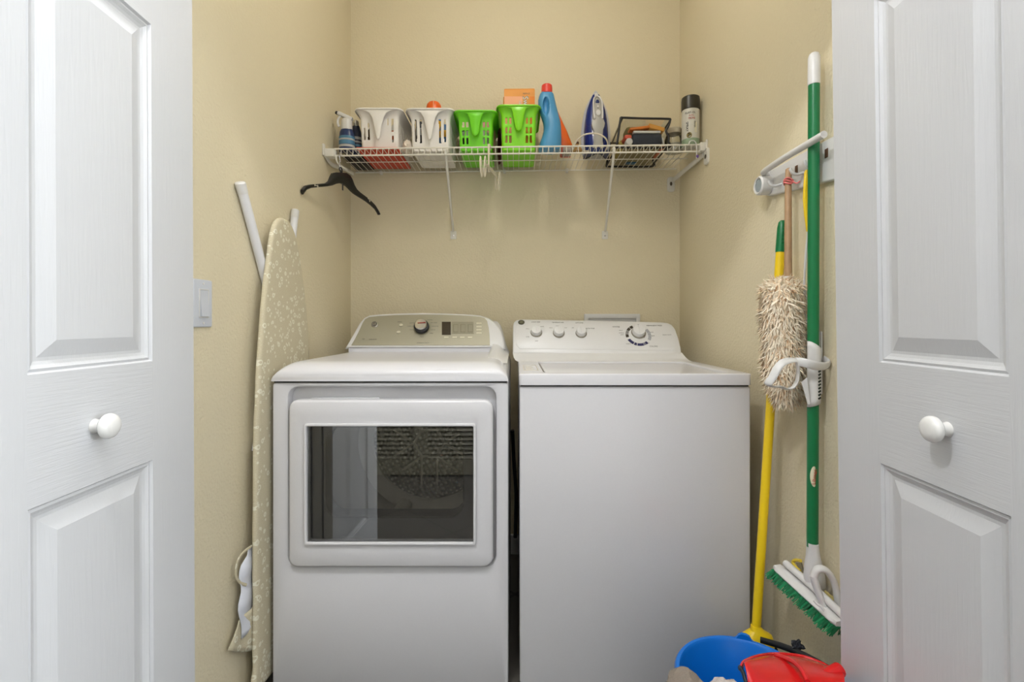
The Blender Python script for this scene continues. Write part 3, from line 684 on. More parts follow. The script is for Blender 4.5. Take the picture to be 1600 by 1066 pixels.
# ================================================================== BASKETS ON THE SHELF
def basket(name, label, cx, cy, wb, wt, h, m, tongue, slots, group, db=.215, dt=.245, fl=.017, z0=None, twist=0):
    z0 = z0 if z0 is not None else zs(cx)+.0022
    t = thing(name, label, 'basket', (cx, cy, z0), group)
    NXF, NS, NBk, NC, NR = 56, 26, 14, 5, 36
    def sec(v, extra=0.0, dz=0.0):
        f = fl*max(0,(v-.74)/.26)**2 + extra
        w = (wb+(wt-wb)*v)/2+f; d = (db+(dt-db)*v)/2+f; r = .011+f*.9; z = h*v+dz; pts = []
        ff = lambda x: 1
        for i in range(NXF+1): pts.append((-(w-r)+2*(w-r)*i/NXF, -d, z))
        for j in range(1,NC): a = -PI/2+j*PI/2/NC; pts.append((w-r+r*math.cos(a), -d+r+r*math.sin(a), z))
        for i in range(NS+1): pts.append((w, -(d-r)+2*(d-r)*i/NS, z))
        for j in range(1,NC): a = j*PI/2/NC; pts.append((w-r+r*math.cos(a), d-r+r*math.sin(a), z))
        for i in range(NBk+1): pts.append((w-r-2*(w-r)*i/NBk, d, z))
        for j in range(1,NC): a = PI/2+j*PI/2/NC; pts.append((-(w-r)+r*math.cos(a), d-r+r*math.sin(a), z))
        for i in range(NS+1): pts.append((-w, d-r-2*(d-r)*i/NS, z))
        for j in range(1,NC): a = PI+j*PI/2/NC; pts.append((-(w-r)+r*math.cos(a), -d+r+r*math.sin(a), z))
        return pts
    bm = NB(); R = [[bm.verts.new(p) for p in sec(i/NR)] for i in range(NR+1)]
    R.append([bm.verts.new(p) for p in sec(1, .003, .0015)]); R.append([bm.verts.new(p) for p in sec(1, .0045, -.005)])
    n = len(R[0]); s0 = NXF+NC; s1 = s0+NS; l0 = s1+NC+NBk+NC
    for r in range(len(R)-1):
        for i in range(n):
            j = (i+1)%n; A, B, D_, E = R[r][i], R[r][j], R[r+1][j], R[r+1][i]
            if r < NR:
                v = (r+.5)/NR; mx = (A.co.x+B.co.x)/2
                if i < NXF and any(a <= mx <= b_ and c <= v <= d_ for a, b_, c, d_ in slots): continue
                # slots along both long sides
                if (s0 <= i < s0+NS) or (l0 <= i < l0+NS):
                    q = (i-s0) if i < s0+NS else (i-l0)
                    if q % 3 == 1 and .18 < v < .72 and not (.44 < v < .47): continue
            bm.faces.new((A,B,D_,E))
    bm.faces.new(R[0][::-1])
    o = obj('body', bm, m, t, local=True, ang=60); solid(o, .0016)
    # front tongue hanging from the rim
    bm = NB(); rows = []; T = 26; d0 = dt/2+fl+.0035; tz, prof = tongue
    for i in range(T+1):
        q = (i/T)**1.35; hw = 0
        for (a, ha), (c, hc) in zip(prof, prof[1:]):
            if a <= q <= c: hw = ha+(hc-ha)*((q-a)/(c-a))
        row = []
        for k in range(13):
            u = -1+2*k/12; x = u*hw
            yy = -d0 + .003 + .010*q*0 - .0045*(1-u*u)*min(1, q*5) + .004*max(0,(abs(x)-.06)/.03)**2 + .006*q
            row.append(bm.verts.new((x, yy, h-.001-q*tz)))
        rows.append(row)
    for A, B in zip(rows, rows[1:]):
        for k in range(12): bm.faces.new((A[k],A[k+1],B[k+1],B[k]))
    o = obj('front_tongue', bm, m, t, local=True, ang=60); solid(o, .0022)
    # base foot rim
    bm = NB(); ringplate(bm, rrect(-wb/2+.004,wb/2-.004,-db/2+.004,db/2-.004,.02,5), rrect(-wb/2+.008,wb/2-.008,-db/2+.008,db/2-.008,.018,5), XYf, -.0018, .0004)
    obj('foot_rim', bm, m, t, local=True)
    return t
M_wb = mat('basket_white', (240,237,232), .35); M_gb = mat('basket_green', (136,226,34), .33); M_gb2 = mat('basket_green_deep', (116,218,36), .33)
wsl = [(-.0640,-.0555,.23,.77),(-.0435,-.0350,.20,.77),(.0350,.0435,.20,.77),(.0555,.0640,.23,.77)]
wt1 = (.124, [(0,.089),(.03,.080),(.055,.062),(.085,.046),(.13,.036),(.28,.024),(.47,.0175),(.76,.011),(.94,.0065),(1,.001)])
gt1 = (.100, [(0,.081),(.03,.068),(.06,.048),(.11,.032),(.28,.0245),(.51,.0200),(.80,.0150),(.92,.0115),(.98,.006),(1,.001)])
gsl = [(x0, x1, v0, v1) for x0, x1 in ((-.0545,-.0455),(-.0385,-.0295),(.0295,.0385),(.0455,.0545)) for v0, v1 in ((.60,.75),(.40,.53),(.18,.33))]
wsl1 = [(-.064,-.056,.22,.52),(-.0475,-.0395,.22,.66),(.034,.0385,.62,.77),(.050,.0585,.44,.77),(.050,.0585,.16,.34)]
b1 = basket('storage_basket', 'white plastic basket at the left end of the shelf, standing on a red folder', -.556, 2.095, .150, .156, .150, M_wb, wt1, wsl1, 'white baskets on the shelf', z0=zs(-.556)+.0155)
b2 = basket('storage_basket', 'white plastic basket with an orange-capped bottle sticking out of it', -.347, 2.095, .152, .160, .160, M_wb, wt1, wsl, 'white baskets on the shelf')
b3 = basket('storage_basket', 'green plastic basket with a pink pouch in it, left of the other green one', -.162, 2.095, .132, .140, .150, M_gb2, gt1, gsl, 'green baskets on the shelf', fl=.016)
b4 = basket('storage_basket', 'green plastic basket holding the orange cardboard box', .014, 2.095, .136, .142, .170, M_gb, gt1, gsl, 'green baskets on the shelf', fl=.016)
# red folder under the first basket
b = NB(); zz = zs(-.54)+.003; box(b, -.645, -.477, 1.962, 2.215, zz, zz+.009, r=.002); rf = obj('red_folder', b, mat('red_card', (208,74,50), .55), loc=(-.56,2.09,zz)); tag(rf, 'flat red folder lying on the shelf under the white basket', 'folder')
# black case at the left end
b = NB(); zz = zs(-.66)+.003; box(b, -.735, -.648, 2.080, 2.232, zz, zz+.055, r=.006); tag(obj('black_case', b, mat('case_black', (30,30,34), .5), loc=(-.69,2.14,zz)), 'low black case at the back of the shelf behind the spray bottles', 'case')

# ---- things standing in or between the baskets
def bottle_lathe(name, label, cx, cy, z0, prof, m, cat='bottle', sx=1, sy=1, group=None):
    t = thing(name, label, cat, (cx,cy,z0), group); b = NB(); lathe(b, [(r,z) for r,z in prof], (0,0,0), n=28, sx=sx, sy=sy)
    obj('body', b, m, t, local=True); return t
def lpart(name, par, m, prof, c=(0,0,0), n=28, sx=1, sy=1, label=None, M=None, axis='z'):
    b = NB(); lathe(b, prof, c, axis, n, sx, sy)
    if M is not None: bmesh.ops.transform(b, matrix=M, verts=b.verts)
    return obj(name, b, m, par, local=True, label=label)
# spray bottles
navy_b = mat('bottle_navy', (24,46,92), .3); 
z0 = zs(-.69)+.003
t = bottle_lathe('spray_bottle', 'dark blue spray bottle with a white collar at the left end of the shelf', -.693, 1.992, z0, [(.020,0),(.030,.002),(.0315,.01),(.0315,.055),(.029,.08),(.020,.098),(.013,.104)], navy_b, group='spray bottles at the end of the shelf', sx=1, sy=.8)
lpart('collar', t, M_plas, [(.021,.090),(.0225,.094),(.0215,.128),(.019,.134),(.010,.138)], label='white collar')
lpart('label', t, mat('label_teal', (70,120,150), .5), [(.0318,.028),(.0322,.030),(.0322,.060),(.0318,.062)], sy=.8, label='pale blue printed label', M=None)
lpart('label_band', t, mat('label_grey', (172,172,170), .5), [(.0322,.016),(.0325,.017),(.0325,.025),(.0322,.026)], sy=.8)
lpart('label_band', t, mat('label_grey', (172,172,170), .5), [(.0322,.044),(.0327,.045),(.0327,.050),(.0322,.051)], sy=.8)
b = NB(); M0 = Matrix.Translation((-.004,0,.146)) @ Matrix.Rotation(.42,4,'Y')
box(b, -.036, .030, -.011, .011, -.007, .008, r=.004, seg=3, M=M0); hd = obj('trigger_head', b, M_plas, t, local=True, label='white trigger head')
b = NB(); tube(b, smooth_path([(-.020,-.003,.152),(-.034,-.004,.136),(-.036,-.004,.118),(-.030,-.004,.104)],4), .0045, 8, flat=(1,.6)); obj('trigger', b, M_plas, hd, local=True)
lpart('nozzle', hd, M_dark, [(.007,0),(.0065,.008),(.003,.009)], M=Matrix.Translation((-.038,0,.161)) @ Matrix.Rotation(-1.15,4,'Y'), n=14)
t = bottle_lathe('spray_bottle', 'blue and silver striped spray bottle behind the one with the white collar', -.676, 2.050, zs(-.66)+.003, [(.018,0),(.025,.002),(.026,.01),(.026,.085),(.023,.105),(.017,.128),(.010,.140)], mat('bottle_dark', (26,36,62), .3), group='spray bottles at the end of the shelf', sy=.7)
for a_, c_, mm in ((.018,.030,'label_grey'),(.040,.048,'label_teal'),(.056,.062,'label_grey'),(.070,.080,'label_grey')):
    lpart('label_band', t, _m[mm], [(.0262,a_),(.0266,a_+.001),(.0266,c_),(.0262,c_+.001)], sy=.7)
lpart('cap', t, M_chrome, [(.0135,.128),(.0140,.130),(.0130,.150),(.006,.156)], label='silver cap')
# bottle with orange cap
t = bottle_lathe('bottle', 'blue bottle with a big orange cap sticking out of the white basket', -.350, 2.085, b2.location.z+.002, [(.030,0),(.038,.003),(.040,.01),(.040,.165),(.036,.185),(.032,.192)], mat('bottle_azure', (34,106,168), .35))
lpart('label', t, mat('label_yellow', (226,176,40), .5), [(.0402,.105),(.0406,.107),(.0406,.150),(.0402,.152)], label='yellow label')
lpart('label_panel', t, mat('label_grey', (172,172,170), .5), [(.0402,.030),(.0406,.032),(.0406,.060),(.0402,.062)])
cp = lpart('cap', t, mat('cap_orange', (240,104,24), .35), [(.031,.190),(.0325,.192),(.0325,.218),(.030,.231),(.022,.240),(.008,.244),(.001,.2445)], label='orange domed cap')
b = NB(); box(b, -.0012, .0012, -.0335, -.0318, .192, .238, r=.0004, M=Matrix.Translation((.003,0,0))); obj('seam_stripe', b, mat('cap_cream', (250,200,150), .5), cp, local=True)
for (x, y, r, hh, mm, lb) in ((-.398,2.03,.018,.135,mat('tube_black',(40,40,44),.4),'slim black bottle in the front left of the white basket'), (-.298,2.05,.024,.13,mat('tube_blue',(60,110,160),.4),'blue bottle with a yellow top in the right of the white basket')):
    t = bottle_lathe('bottle', lb, x, y, b2.location.z+.002, [(r*.8,0),(r,.003),(r,hh*.8),(r*.8,hh*.93),(r*.4,hh)], mm)
    lpart('label', t, mat('label_yellow' if 'blue' in lb else 'label_grey', (172,172,170), .5), [(r+.0002,hh*.55),(r+.0006,hh*.56),(r+.0006,hh*.76),(r+.0002,hh*.77)])
# small black clip peeking over the rim
b = NB(); zz = b2.location.z
tube(b, [(-.424,2.045,zz+.150),(-.419,2.045,zz+.170),(-.418,2.045,zz+.181),(-.411,2.045,zz+.172),(-.408,2.045,zz+.150)], .0045, 8); tube(b, [(-.428,2.045,zz+.166),(-.408,2.045,zz+.169)], .004, 8)
tube(b, [(-.416,2.045,zz+.15),(-.41,2.05,zz+.004)], .004, 8)
tag(obj('hook_clip', b, mat('clip_grey', (72,72,74), .5), loc=(-.41,2.05,zz+.004)), 'small dark grey clip poking over the left rim of the white basket', 'clip')
# dark and brown odds in the first basket
t = bottle_lathe('bottle', 'dark brown bottle seen through the slots of the left white basket', -.603, 2.04, b1.location.z+.002, [(.018,0),(.022,.003),(.022,.08),(.012,.10),(.010,.115)], mat('glass_brown', (74,50,28), .25))
lpart('cap', t, M_dark, [(.012,.108),(.012,.122),(.009,.124)])
t = bottle_lathe('bottle', 'white bottle with orange print in the right of the left white basket', -.508, 2.05, b1.location.z+.002, [(.018,0),(.022,.003),(.022,.10),(.012,.118)], M_plas)
lpart('printed_stripe', t, mat('print_orange', (214,110,60), .5), [(.0222,.05),(.0226,.052),(.0226,.086),(.0222,.088)])
# crumpled white cloth between the white baskets
def crumple(name, label, cat, c, rx, ry, rz, m, seed, amp=.25, rest=True):
    rnd = random.Random(seed); bm = NB(); bmesh.ops.create_icosphere(bm, subdivisions=4, radius=1)
    from mathutils import noise
    off = Vector((rnd.random()*9, rnd.random()*9, rnd.random()*9))
    for v in bm.verts:
        d = v.co.normalized(); k = 1+amp*noise.noise(d*1.6+off)+amp*.6*abs(noise.noise(d*3.4+off))
        v.co = Vector((c[0]+d.x*rx*k, c[1]+d.y*ry*k, c[2]+max(-1 if rest else -9, d.z*k)*rz))
    o = obj(name, bm, m, loc=(c[0],c[1],c[2]-rz)); return tag(o, label, cat)
crumple('crumpled_bag', 'crumpled white bag wedged between the two white baskets', 'bag', (-.446,2.03,zs(-.446)+.03), .022, .05, .028, mat('bag_white', (226,214,200), .5), 3)
# pink pouch and maroon scrap in green basket
crumple('pink_pouch', 'pale pink pouch showing above the rim of the left green basket', 'pouch', (-.130,2.10,b3.location.z+.085), .046, .06, .083, mat('pouch_pink', (214,158,150), .5), 5, .12)
crumple('maroon_cloth', 'dark maroon scrap of cloth between the two green baskets', 'cloth', (-.0705,2.16,zs(-.07)+.083), .0085, .03, .081, mat('cloth_maroon', (92,40,40), .8), 8, .3)
t = bottle_lathe('bottle', 'black and white bottle seen through the slots of the left green basket', -.205, 2.04, b3.location.z+.002, [(.018,0),(.022,.003),(.022,.09),(.012,.11)], mat('tube_black', (40,40,44), .4))
lpart('label', t, M_plas, [(.0222,.07),(.0226,.072),(.0226,.088),(.0222,.09)])
crumple('white_cloth', 'folded white cloth in the front of the left green basket', 'cloth', (-.128,2.03,b3.location.z+.05), .022, .024, .048, mat('cloth_white', (210,206,200), .8), 12, .15)
# orange carton in the second green basket
OX0, OX1, OZ = -.047, .083, 2.062
t = thing('cardboard_box', 'orange cardboard box with a white script logo, standing in the right green basket', 'box', (.018,2.10,b4.location.z+.003))
b = NB(); zb = b4.location.z+.003; box(b, OX0, OX1, 2.045, 2.150, zb, OZ-.004, r=.001); obj('carton', b, mat('carton_orange', (240,138,36), .5), t)
b = NB(); loft(b, [[(OX0,2.045,OZ-.004),(OX1,2.045,OZ-.006),(OX1-.003,2.052,OZ+.003),(OX0+.004,2.052,OZ+.002)], [(OX0,2.06,OZ-.004),(OX1,2.06,OZ-.006),(OX1-.003,2.062,OZ+.003),(OX0+.004,2.062,OZ+.002)]]); obj('lid_flap', b, mat('carton_amber', (232,152,48), .5), t)
b = NB(); box(b, OX0, OX1, 2.0444, 2.0449, OZ-.034, OZ-.005); obj('amber_band', b, mat('carton_amber', (232,152,48), .5), t)
b = NB(); box(b, OX0+.001, OX0+.078, 2.0440, 2.0449, zb+.01, OZ-.034); obj('pale_panel', b, mat('carton_peach', (248,176,128), .5), t)
b = NB(); box(b, OX0+.078, OX0+.108, 2.0440, 2.0449, zb+.01, OZ-.034); obj('logo_panel', b, mat('carton_gold', (222,150,30), .5), t)
# leaning left end flap
b = NB(); loft(b, [[(OX0,2.045,zb+.02),(OX0,2.045,OZ-.034),(OX0-.001,2.06,OZ-.034),(OX0-.001,2.06,zb+.02)], [(OX0-.012,2.055,zb+.02),(OX0-.003,2.05,OZ-.036),(OX0-.003,2.06,OZ-.036),(OX0-.012,2.06,zb+.02)]]); obj('side_flap', b, mat('carton_gold', (222,150,30), .5), t)
text('logo', 'Swiffer', .034, M_print, t, (OX0+.0935,2.0434,OZ-.078), right=(0.10,0,-1), up=(1,0,.10), ext=.0002, label='dark outlined script logo')
text('logo', 'Swiffer', .032, M_plas, t, (OX0+.0930,2.0428,OZ-.078), right=(0.10,0,-1), up=(1,0,.10), ext=.0002, label='white script logo')
text('printed_label', '160', .014, M_plas, t, (OX0+.067,2.0436,OZ-.062), right=(0,0,-1), up=(1,0,0), ext=.0002)
text('printed_label', 'REFILLS', .009, M_print, t, (OX0+.094,2.0440,OZ-.022), ext=.0002)

# blue detergent bottle
def loftz(secs, n=40, dent=None):
    """secs: (z, x0, x1, yc, ry); superellipse sections, returns bmesh in world space"""
    bm = NB(); rings = []
    S_ = []
    for (a, b_) in zip(secs, secs[1:]):
        for k in range(5):
            t_ = k/5; S_.append([p+(q-p)*t_ for p, q in zip(a, b_)])
    S_.append(list(secs[-1]))
    for z, x0, x1, yc, ry in S_:
        ring = []
        for k in range(n):
            a = 2*PI*k/n; c, s = math.cos(a), math.sin(a)
            u = abs(c)**.8*(1 if c > 0 else -1); v = abs(s)**.8*(1 if s > 0 else -1)
            p = Vector(((x0+x1)/2+u*(x1-x0)/2, yc+v*ry, z))
            if dent and v < 0: p.y += dent(p)
            ring.append(p)
        rings.append(ring)
    loft(bm, rings); return bm
def zx(px, py, Y): p = P(px, py, Y); return p.x, p.z
Yd = 2.01
z0 = zs(.145)+.003
t = thing('detergent_bottle', 'light blue plastic detergent bottle with a red cap', 'bottle', (.145, Yd, z0))
sec = []
for py, xl, xr, ry in ((238,843,874.5,.034),(236.5,841.5,876,.040),(232,841.5,876.5,.042),(224,843.5,877,.042),(216,846.5,877,.041),(206,849.3,876.8,.040),(198,849.5,876.3,.039),(190,848,875.3,.037),(180,844.5,872.5,.034),(172,842,870.5,.032),(165,840.7,868.8,.030),(158,840.6,867.3,.028),(152,842,866,.025),(148,843.5,865,.022),(145.5,845.5,863,.018)):
    x0_, z_ = zx(xl, py, Yd); x1_, _ = zx(xr, py, Yd); sec.append((max(z_,z0) if py < 238 else z0, x0_, x1_, Yd, ry))
hc = P(852.5, 170, Yd)
def dent(p):
    e = ((p.x-hc.x)/.013)**2+((p.z-hc.z)/.038)**2
    return .020*max(0, 1-e)**.5 if e < 1 else -.0
obj('body', loftz(sec, 96, dent), mat('detergent_blue', (74,148,196), .32), t, ang=70)
b = NB(); c0 = P(854.5, 146, Yd); lathe(b, [(.021,0),(.023,.001),(.0228,.020),(.0215,.034),(.018,.037),(.001,.0375)], (c0.x,Yd,c0.z-.003)); cp = obj('cap', b, mat('cap_red', (226,66,52), .4), t, label='red screw cap')
# orange pouch leaning behind the bottle
M_or = mat('pouch_orange', (238,104,24), .3, bump=.6, bscale=60)
t = thing('orange_pouch', 'shiny orange pouch leaning behind the blue bottle', 'pouch', (.21, 2.06, zs(.21)+.003))
pq = [(864,152),(868,162),(874,175),(880,188),(887,203),(895,224),(893,228),(886,232),(868,234),(862,232),(862,200),(862,170)]
b = NB(); cxp = sum(p[0] for p in pq)/len(pq); cyp = sum(p[1] for p in pq)/len(pq)
rings = []
for k, d in ((1.0,2.085),(.97,2.075),(.8,2.068),(.5,2.064)): rings.append([P(cxp+(x-cxp)*k, cyp+(y-cyp)*k, 2.06)+Vector((0,d-2.06,0)) for x, y in pq])
loft(b, rings); obj('front', b, M_or, t)
b = NB(); box(b, .197, .238, 2.02, 2.085, zs(.2)+.003, zs(.2)+.026, r=.008, seg=3); obj('folded_bottom', b, mat('pouch_grey', (150,140,132), .4), t, label='grey and red folded bottom')
b = NB(); box(b, .193, .198, 2.02, 2.085, zs(.2)+.003, zs(.2)+.028, r=.002); box(b, .195,.238,2.083,2.088, zs(.2)+.003, zs(.2)+.02, r=.001); obj('red_edge', b, mat('edge_red', (206,84,62), .5), t)
# cork coaster / tan scrub pad roll
t = bottle_lathe('scrub_brush', 'small round tan scrub brush between the orange pouch and the iron', .259, 2.03, zs(.25)+.003, [(.014,0),(.021,.003),(.022,.012),(.018,.020),(.008,.028),(.006,.04)], mat('bristle_tan', (170,136,84), .8, bump=.8, bscale=300), cat='brush')
lpart('handle_knob', t, mat('knob_brown', (92,60,36), .5), [(.007,.036),(.009,.040),(.007,.046),(.002,.048)], n=16)
# ---- iron
t = thing('clothes_iron', 'blue and grey clothes iron standing on its heel', 'iron', (.349, 2.07, zs(.349)+.003))
IW = [(136.5,.3),(139,2.6),(145,6.5),(152,10.5),(160,14.2),(168,17.3),(178,19.6),(187,21.2),(200,22.6),(213,23),(225,22.7),(232,21.9),(238,20)]
zb = zs(.349)+.003
def iron_layer(scale, y0, y1, name, m, dome=None, pmin=0, pmax=999, par=t, label=None):
    pts = []
    for py, hw in IW:
        if py < pmin or py > pmax: continue
        z = max(zb, CZ+(CY-py)/365); pts.append((z, hw*scale/365))
    bm = NB(); rings = []
    for z, hw in pts:
        cx_ = .3495; ring = []
        if dome:
            zf = (z-zb)/.28; d = dome(zf)
            for k in range(17):
                a = PI*k/16; ring.append((cx_-hw*math.cos(a), y0-d*max(0,math.sin(a))**.7, z))
            ring += [(cx_+hw, y1, z), (cx_-hw, y1, z)]
        else: ring = [(cx_-hw,y0,z),(cx_+hw,y0,z),(cx_+hw,y1,z),(cx_-hw,y1,z)]
        rings.append(ring)
    loft(bm, rings); return obj(name, bm, m, par, ang=50, label=label)
iron_layer(.985, 2.118, 2.126, 'soleplate', M_chrome)
iron_layer(1.0, 2.100, 2.118, 'skirt', mat('iron_grey', (196,196,200), .35), label='grey skirt')
iron_layer(.83, 2.098, 2.110, 'water_tank', mat('iron_blue', (14,40,118), .16), pmin=143, dome=lambda f: .012+.050*max(0,1-f)**.8, label='glossy blue water tank')
ix = .3495
def ip(px, py, y): p = P(px, py, 2.07); return Vector((p.x*1.0, y, CZ+(CY-py)/365))
def yf(py): f = (CZ+(CY-py)/365-zb)/.28; return 2.100-(.012+.050*max(0,1-f)**.8)
M_isil = mat('iron_silver', (172,170,164), .35)
b = NB(); rings = []
for py, hw in ((152,1),(154,4),(158,5.8),(166,6.6),(178,7.2),(190,7.4),(193,8.8),(198,10),(203,9.2),(208,7.2),(216,6.6),(226,6.6),(231,7.5),(236,9)):
    y = yf(py)-.012-.014*math.sin(min(1,max(0,(py-150)/86))*PI); z = CZ+(CY-py)/365; h = hw/365
    rings.append([(ix-h,y+.030,z),(ix-h,y+.004,z),(ix-h*.6,y,z),(ix+h*.6,y,z),(ix+h,y+.004,z),(ix+h,y+.030,z)])
loft(b, rings); hdl = obj('handle', b, M_isil, t, ang=50, label='silver grey handle')
b = NB(); pts = [(929.8,192),(929.2,182),(929.2,168),(930,160),(932,154),(936,151.5),(940,154),(942,160),(942.8,168),(942.8,182),(942.2,192)]
tube(b, smooth_path([Vector((ix+(x-936)/365, yf(y)-.016-.014*math.sin(min(1,max(0,(y-150)/86))*PI), CZ+(CY-y)/365)) for x, y in pts],3), .0034, 8); obj('handle_trim', b, M_plas, hdl, label='white handle trim')
def ibtn(name, py, rx, rz, dy, m, h=.006):
    bm = NB(); y = yf(py)-dy-.014*math.sin(min(1,max(0,(py-150)/86))*PI); z = CZ+(CY-py)/365
    lathe(bm, [(1,0),(1,-h*.7),(.85,-h),(.01,-h*1.05)], (0,0,0), 'y', 24)
    for v in bm.verts: v.co = Vector((ix+v.co.x*rx, y+v.co.y, z+v.co.z*rz))
    return obj(name, bm, m, hdl)
ibtn('spray_window', 162, .0085, .010, .0118, mat('iron_blue_dark', (22,44,100), .2), .002)
ibtn('steam_button', 171, .0035, .006, .012, M_plas); ibtn('steam_lever', 182, .0105, .0135, .0118, M_plas, .007)
b = NB(); lathe(b, [(.0085,0),(.0085,-.006),(.006,-.008),(.001,-.0085)], (ix,yf(147)+.004,CZ+(CY-147)/365), 'y', 20); obj('spray_nozzle', b, M_plas, t)
b = NB(); o = [(ix-.052,2.118),(ix-.050,2.055),(ix-.030,2.035),(ix,2.028),(ix+.030,2.035),(ix+.050,2.055),(ix+.052,2.118)]
loft(b, [[(x,y,zb) for x,y in o], [(x,y,zb+.020) for x,y in o], [(ix+(x-ix)*.98,y+.002,zb+.034) for x,y in o]]); obj('heel', b, mat('iron_heel_blue', (20,38,92), .3), t, label='dark blue heel')
b = NB(); o = [(ix-.046,2.112),(ix-.010,2.046),(ix+.010,2.046),(ix+.046,2.112)]
loft(b, [[(x,y,zb-.0014) for x,y in o], [(x,y,zb) for x,y in o]]); obj('heel_plate', b, M_isil, t)
b = NB(); tube(b, [(ix-.048,2.114,zb-.001),(ix-.010,2.044,zb-.001),(ix+.010,2.044,zb-.001),(ix+.048,2.114,zb-.001),(ix-.048,2.114,zb-.001)], .0016, 6); obj('heel_outline', b, M_dark, t)
b = NB(); yc = 1.985
pp = [P(946,236,2.02),P(949.5,226,2.0),P(946,216,yc),P(936,210,yc),P(925,208.5,yc),P(912,211,1.99),P(902,219,2.0),P(896.5,230,2.01),P(898,236,2.03),P(905,236.5,2.08),P(920,236.5,2.02)]
pp = [Vector((p.x,p.y,max(p.z, zs(p.x)+.0065))) for p in pp]
tube(b, smooth_path(pp,6), .0032, 8); obj('power_cord', b, mat('cord_white', (222,214,196), .5), t, label='white power cord looped in front')

# ---- clear zip bag with black piping
zb = zs(.54)+.003
t = thing('zipper_bag', 'clear vinyl zipper bag with black piping full of sewing things', 'bag', (.545, 2.09, zb))
Yb0, Yb1 = 1.985, 2.225
fr = [P(963,233,Yb0),P(966,212,Yb0),P(969.5,186.5,Yb0),P(973,184,Yb0),P(1000,185,Yb0),P(1043,185.8,Yb0),P(1047,188,Yb0),P(1044,198,Yb0),P(1040.5,205,Yb0),P(1044.5,213,Yb0),P(1044.5,222,Yb0),P(1042,233,Yb0)]
fr[0].z = zb+.003; fr[-1].z = zb+.003
bk = [Vector((p.x*1.0+.004, Yb1, zb+(p.z-zb)*.88)) for p in fr]
M_pip = mat('piping_black', (22,20,20), .5)
for s_ in (fr, bk):
    b = NB(); tube(b, smooth_path([s_[0]]+s_[1:]+[s_[0]],3), .0046, 8); obj('piping', b, M_pip, t, label='black piping')
for i in (0, 3, 6, 11):
    b = NB(); tube(b, [fr[i], fr[i].lerp(bk[i],.5), bk[i]], .003, 6); obj('piping', b, M_pip, t)
b = NB(); loft(b, [fr, [p.lerp(q,.5) for p, q in zip(fr,bk)], bk]); obj('vinyl_skin', b, M_clear, t, label='clear vinyl skin')
def inbag(name, label, cat, m, *boxes, r=.004, rot=0):
    b = NB()
    for a in boxes: box(b, *a, r=r, seg=2, M=None if not rot else Matrix.Translation(((a[0]+a[1])/2,(a[2]+a[3])/2,(a[4]+a[5])/2)) @ Matrix.Rotation(rot,4,'Y') @ Matrix.Translation((-(a[0]+a[1])/2,-(a[2]+a[3])/2,-(a[4]+a[5])/2)))
    a = boxes[0]; tag(obj(name, b, m, loc=((a[0]+a[1])/2,(a[2]+a[3])/2,a[4])), label, cat)
inbag('folded_cloth', 'folded navy cloth inside the clear bag', 'cloth', mat('cloth_navy', (46,52,66), .8, bump=.5, bscale=90), (.487,.606,2.00,2.20,zb+.016,zb+.066))
inbag('notepad', 'tan notepad lying at the bottom of the clear bag', 'notepad', mat('paper_tan', (150,138,104), .7), (.452,.600,2.00,2.215,zb+.004,zb+.0155), r=.002)
inbag('white_ruler', 'white ruler lying across the things in the clear bag', 'ruler', M_plas, (.488,.600,1.995,2.02,zb+.067,zb+.076), r=.001, rot=0)
inbag('orange_scissors_sheath', 'long orange strip resting on top in the clear bag', 'tape measure', mat('strip_orange', (226,128,44), .5), (.474,.560,2.00,2.04,zb+.0860,zb+.0960), r=.003, rot=-.12)
inbag('yellow_pouch', 'amber yellow pouch at the top right of the clear bag', 'pouch', mat('strip_amber', (230,164,70), .5), (.550,.620,2.00,2.10,zb+.083,zb+.101), r=.004, rot=.28)
inbag('khaki_cloth', 'khaki bundle filling the back of the clear bag', 'cloth', mat('cloth_khaki', (128,116,72), .85, bump=.5, bscale=80), (.470,.548,2.045,2.12,zb+.069,zb+.116),(.556,.618,2.11,2.18,zb+.069,zb+.112), r=.012)
inbag('red_pouch', 'coral red pouch at the left of the clear bag', 'pouch', mat('pouch_coral', (222,92,66), .5), (.451,.482,1.995,2.06,zb+.042,zb+.062), r=.008)
inbag('yellow_cloth', 'mustard cloth at the left end of the clear bag', 'cloth', mat('cloth_mustard', (176,158,80), .8), (.447,.480,2.07,2.20,zb+.017,zb+.069), r=.01)
inbag('white_card', 'white card standing at the right end of the clear bag', 'card', M_plas, (.609,.614,1.998,2.05,zb+.018,zb+.05), r=.001, rot=-.15)
inbag('salmon_strap', 'salmon strap along the bottom right of the clear bag', 'strap', mat('strap_salmon', (214,120,84), .6), (.604,.616,2.0,2.12,zb+.004,zb+.0155), r=.002)
inbag('blue_label_card', 'small blue card tucked under the notepad in the clear bag', 'card', mat('card_blue', (42,96,132), .5), (.500,.545,2.165,2.195,zb+.0012,zb+.0036), r=.0005)
b = NB(); lathe(b, [(.0005,1.990),(.0135,1.990),(.0145,1.993),(.0145,2.02),(.012,2.03)], (.470,0,zb+.0305), 'y', 24); tag(obj('thread_spool', b, M_plas, loc=(.470,2.0,zb+.0155)), 'round white thread spool at the lower left of the clear bag', 'spool')
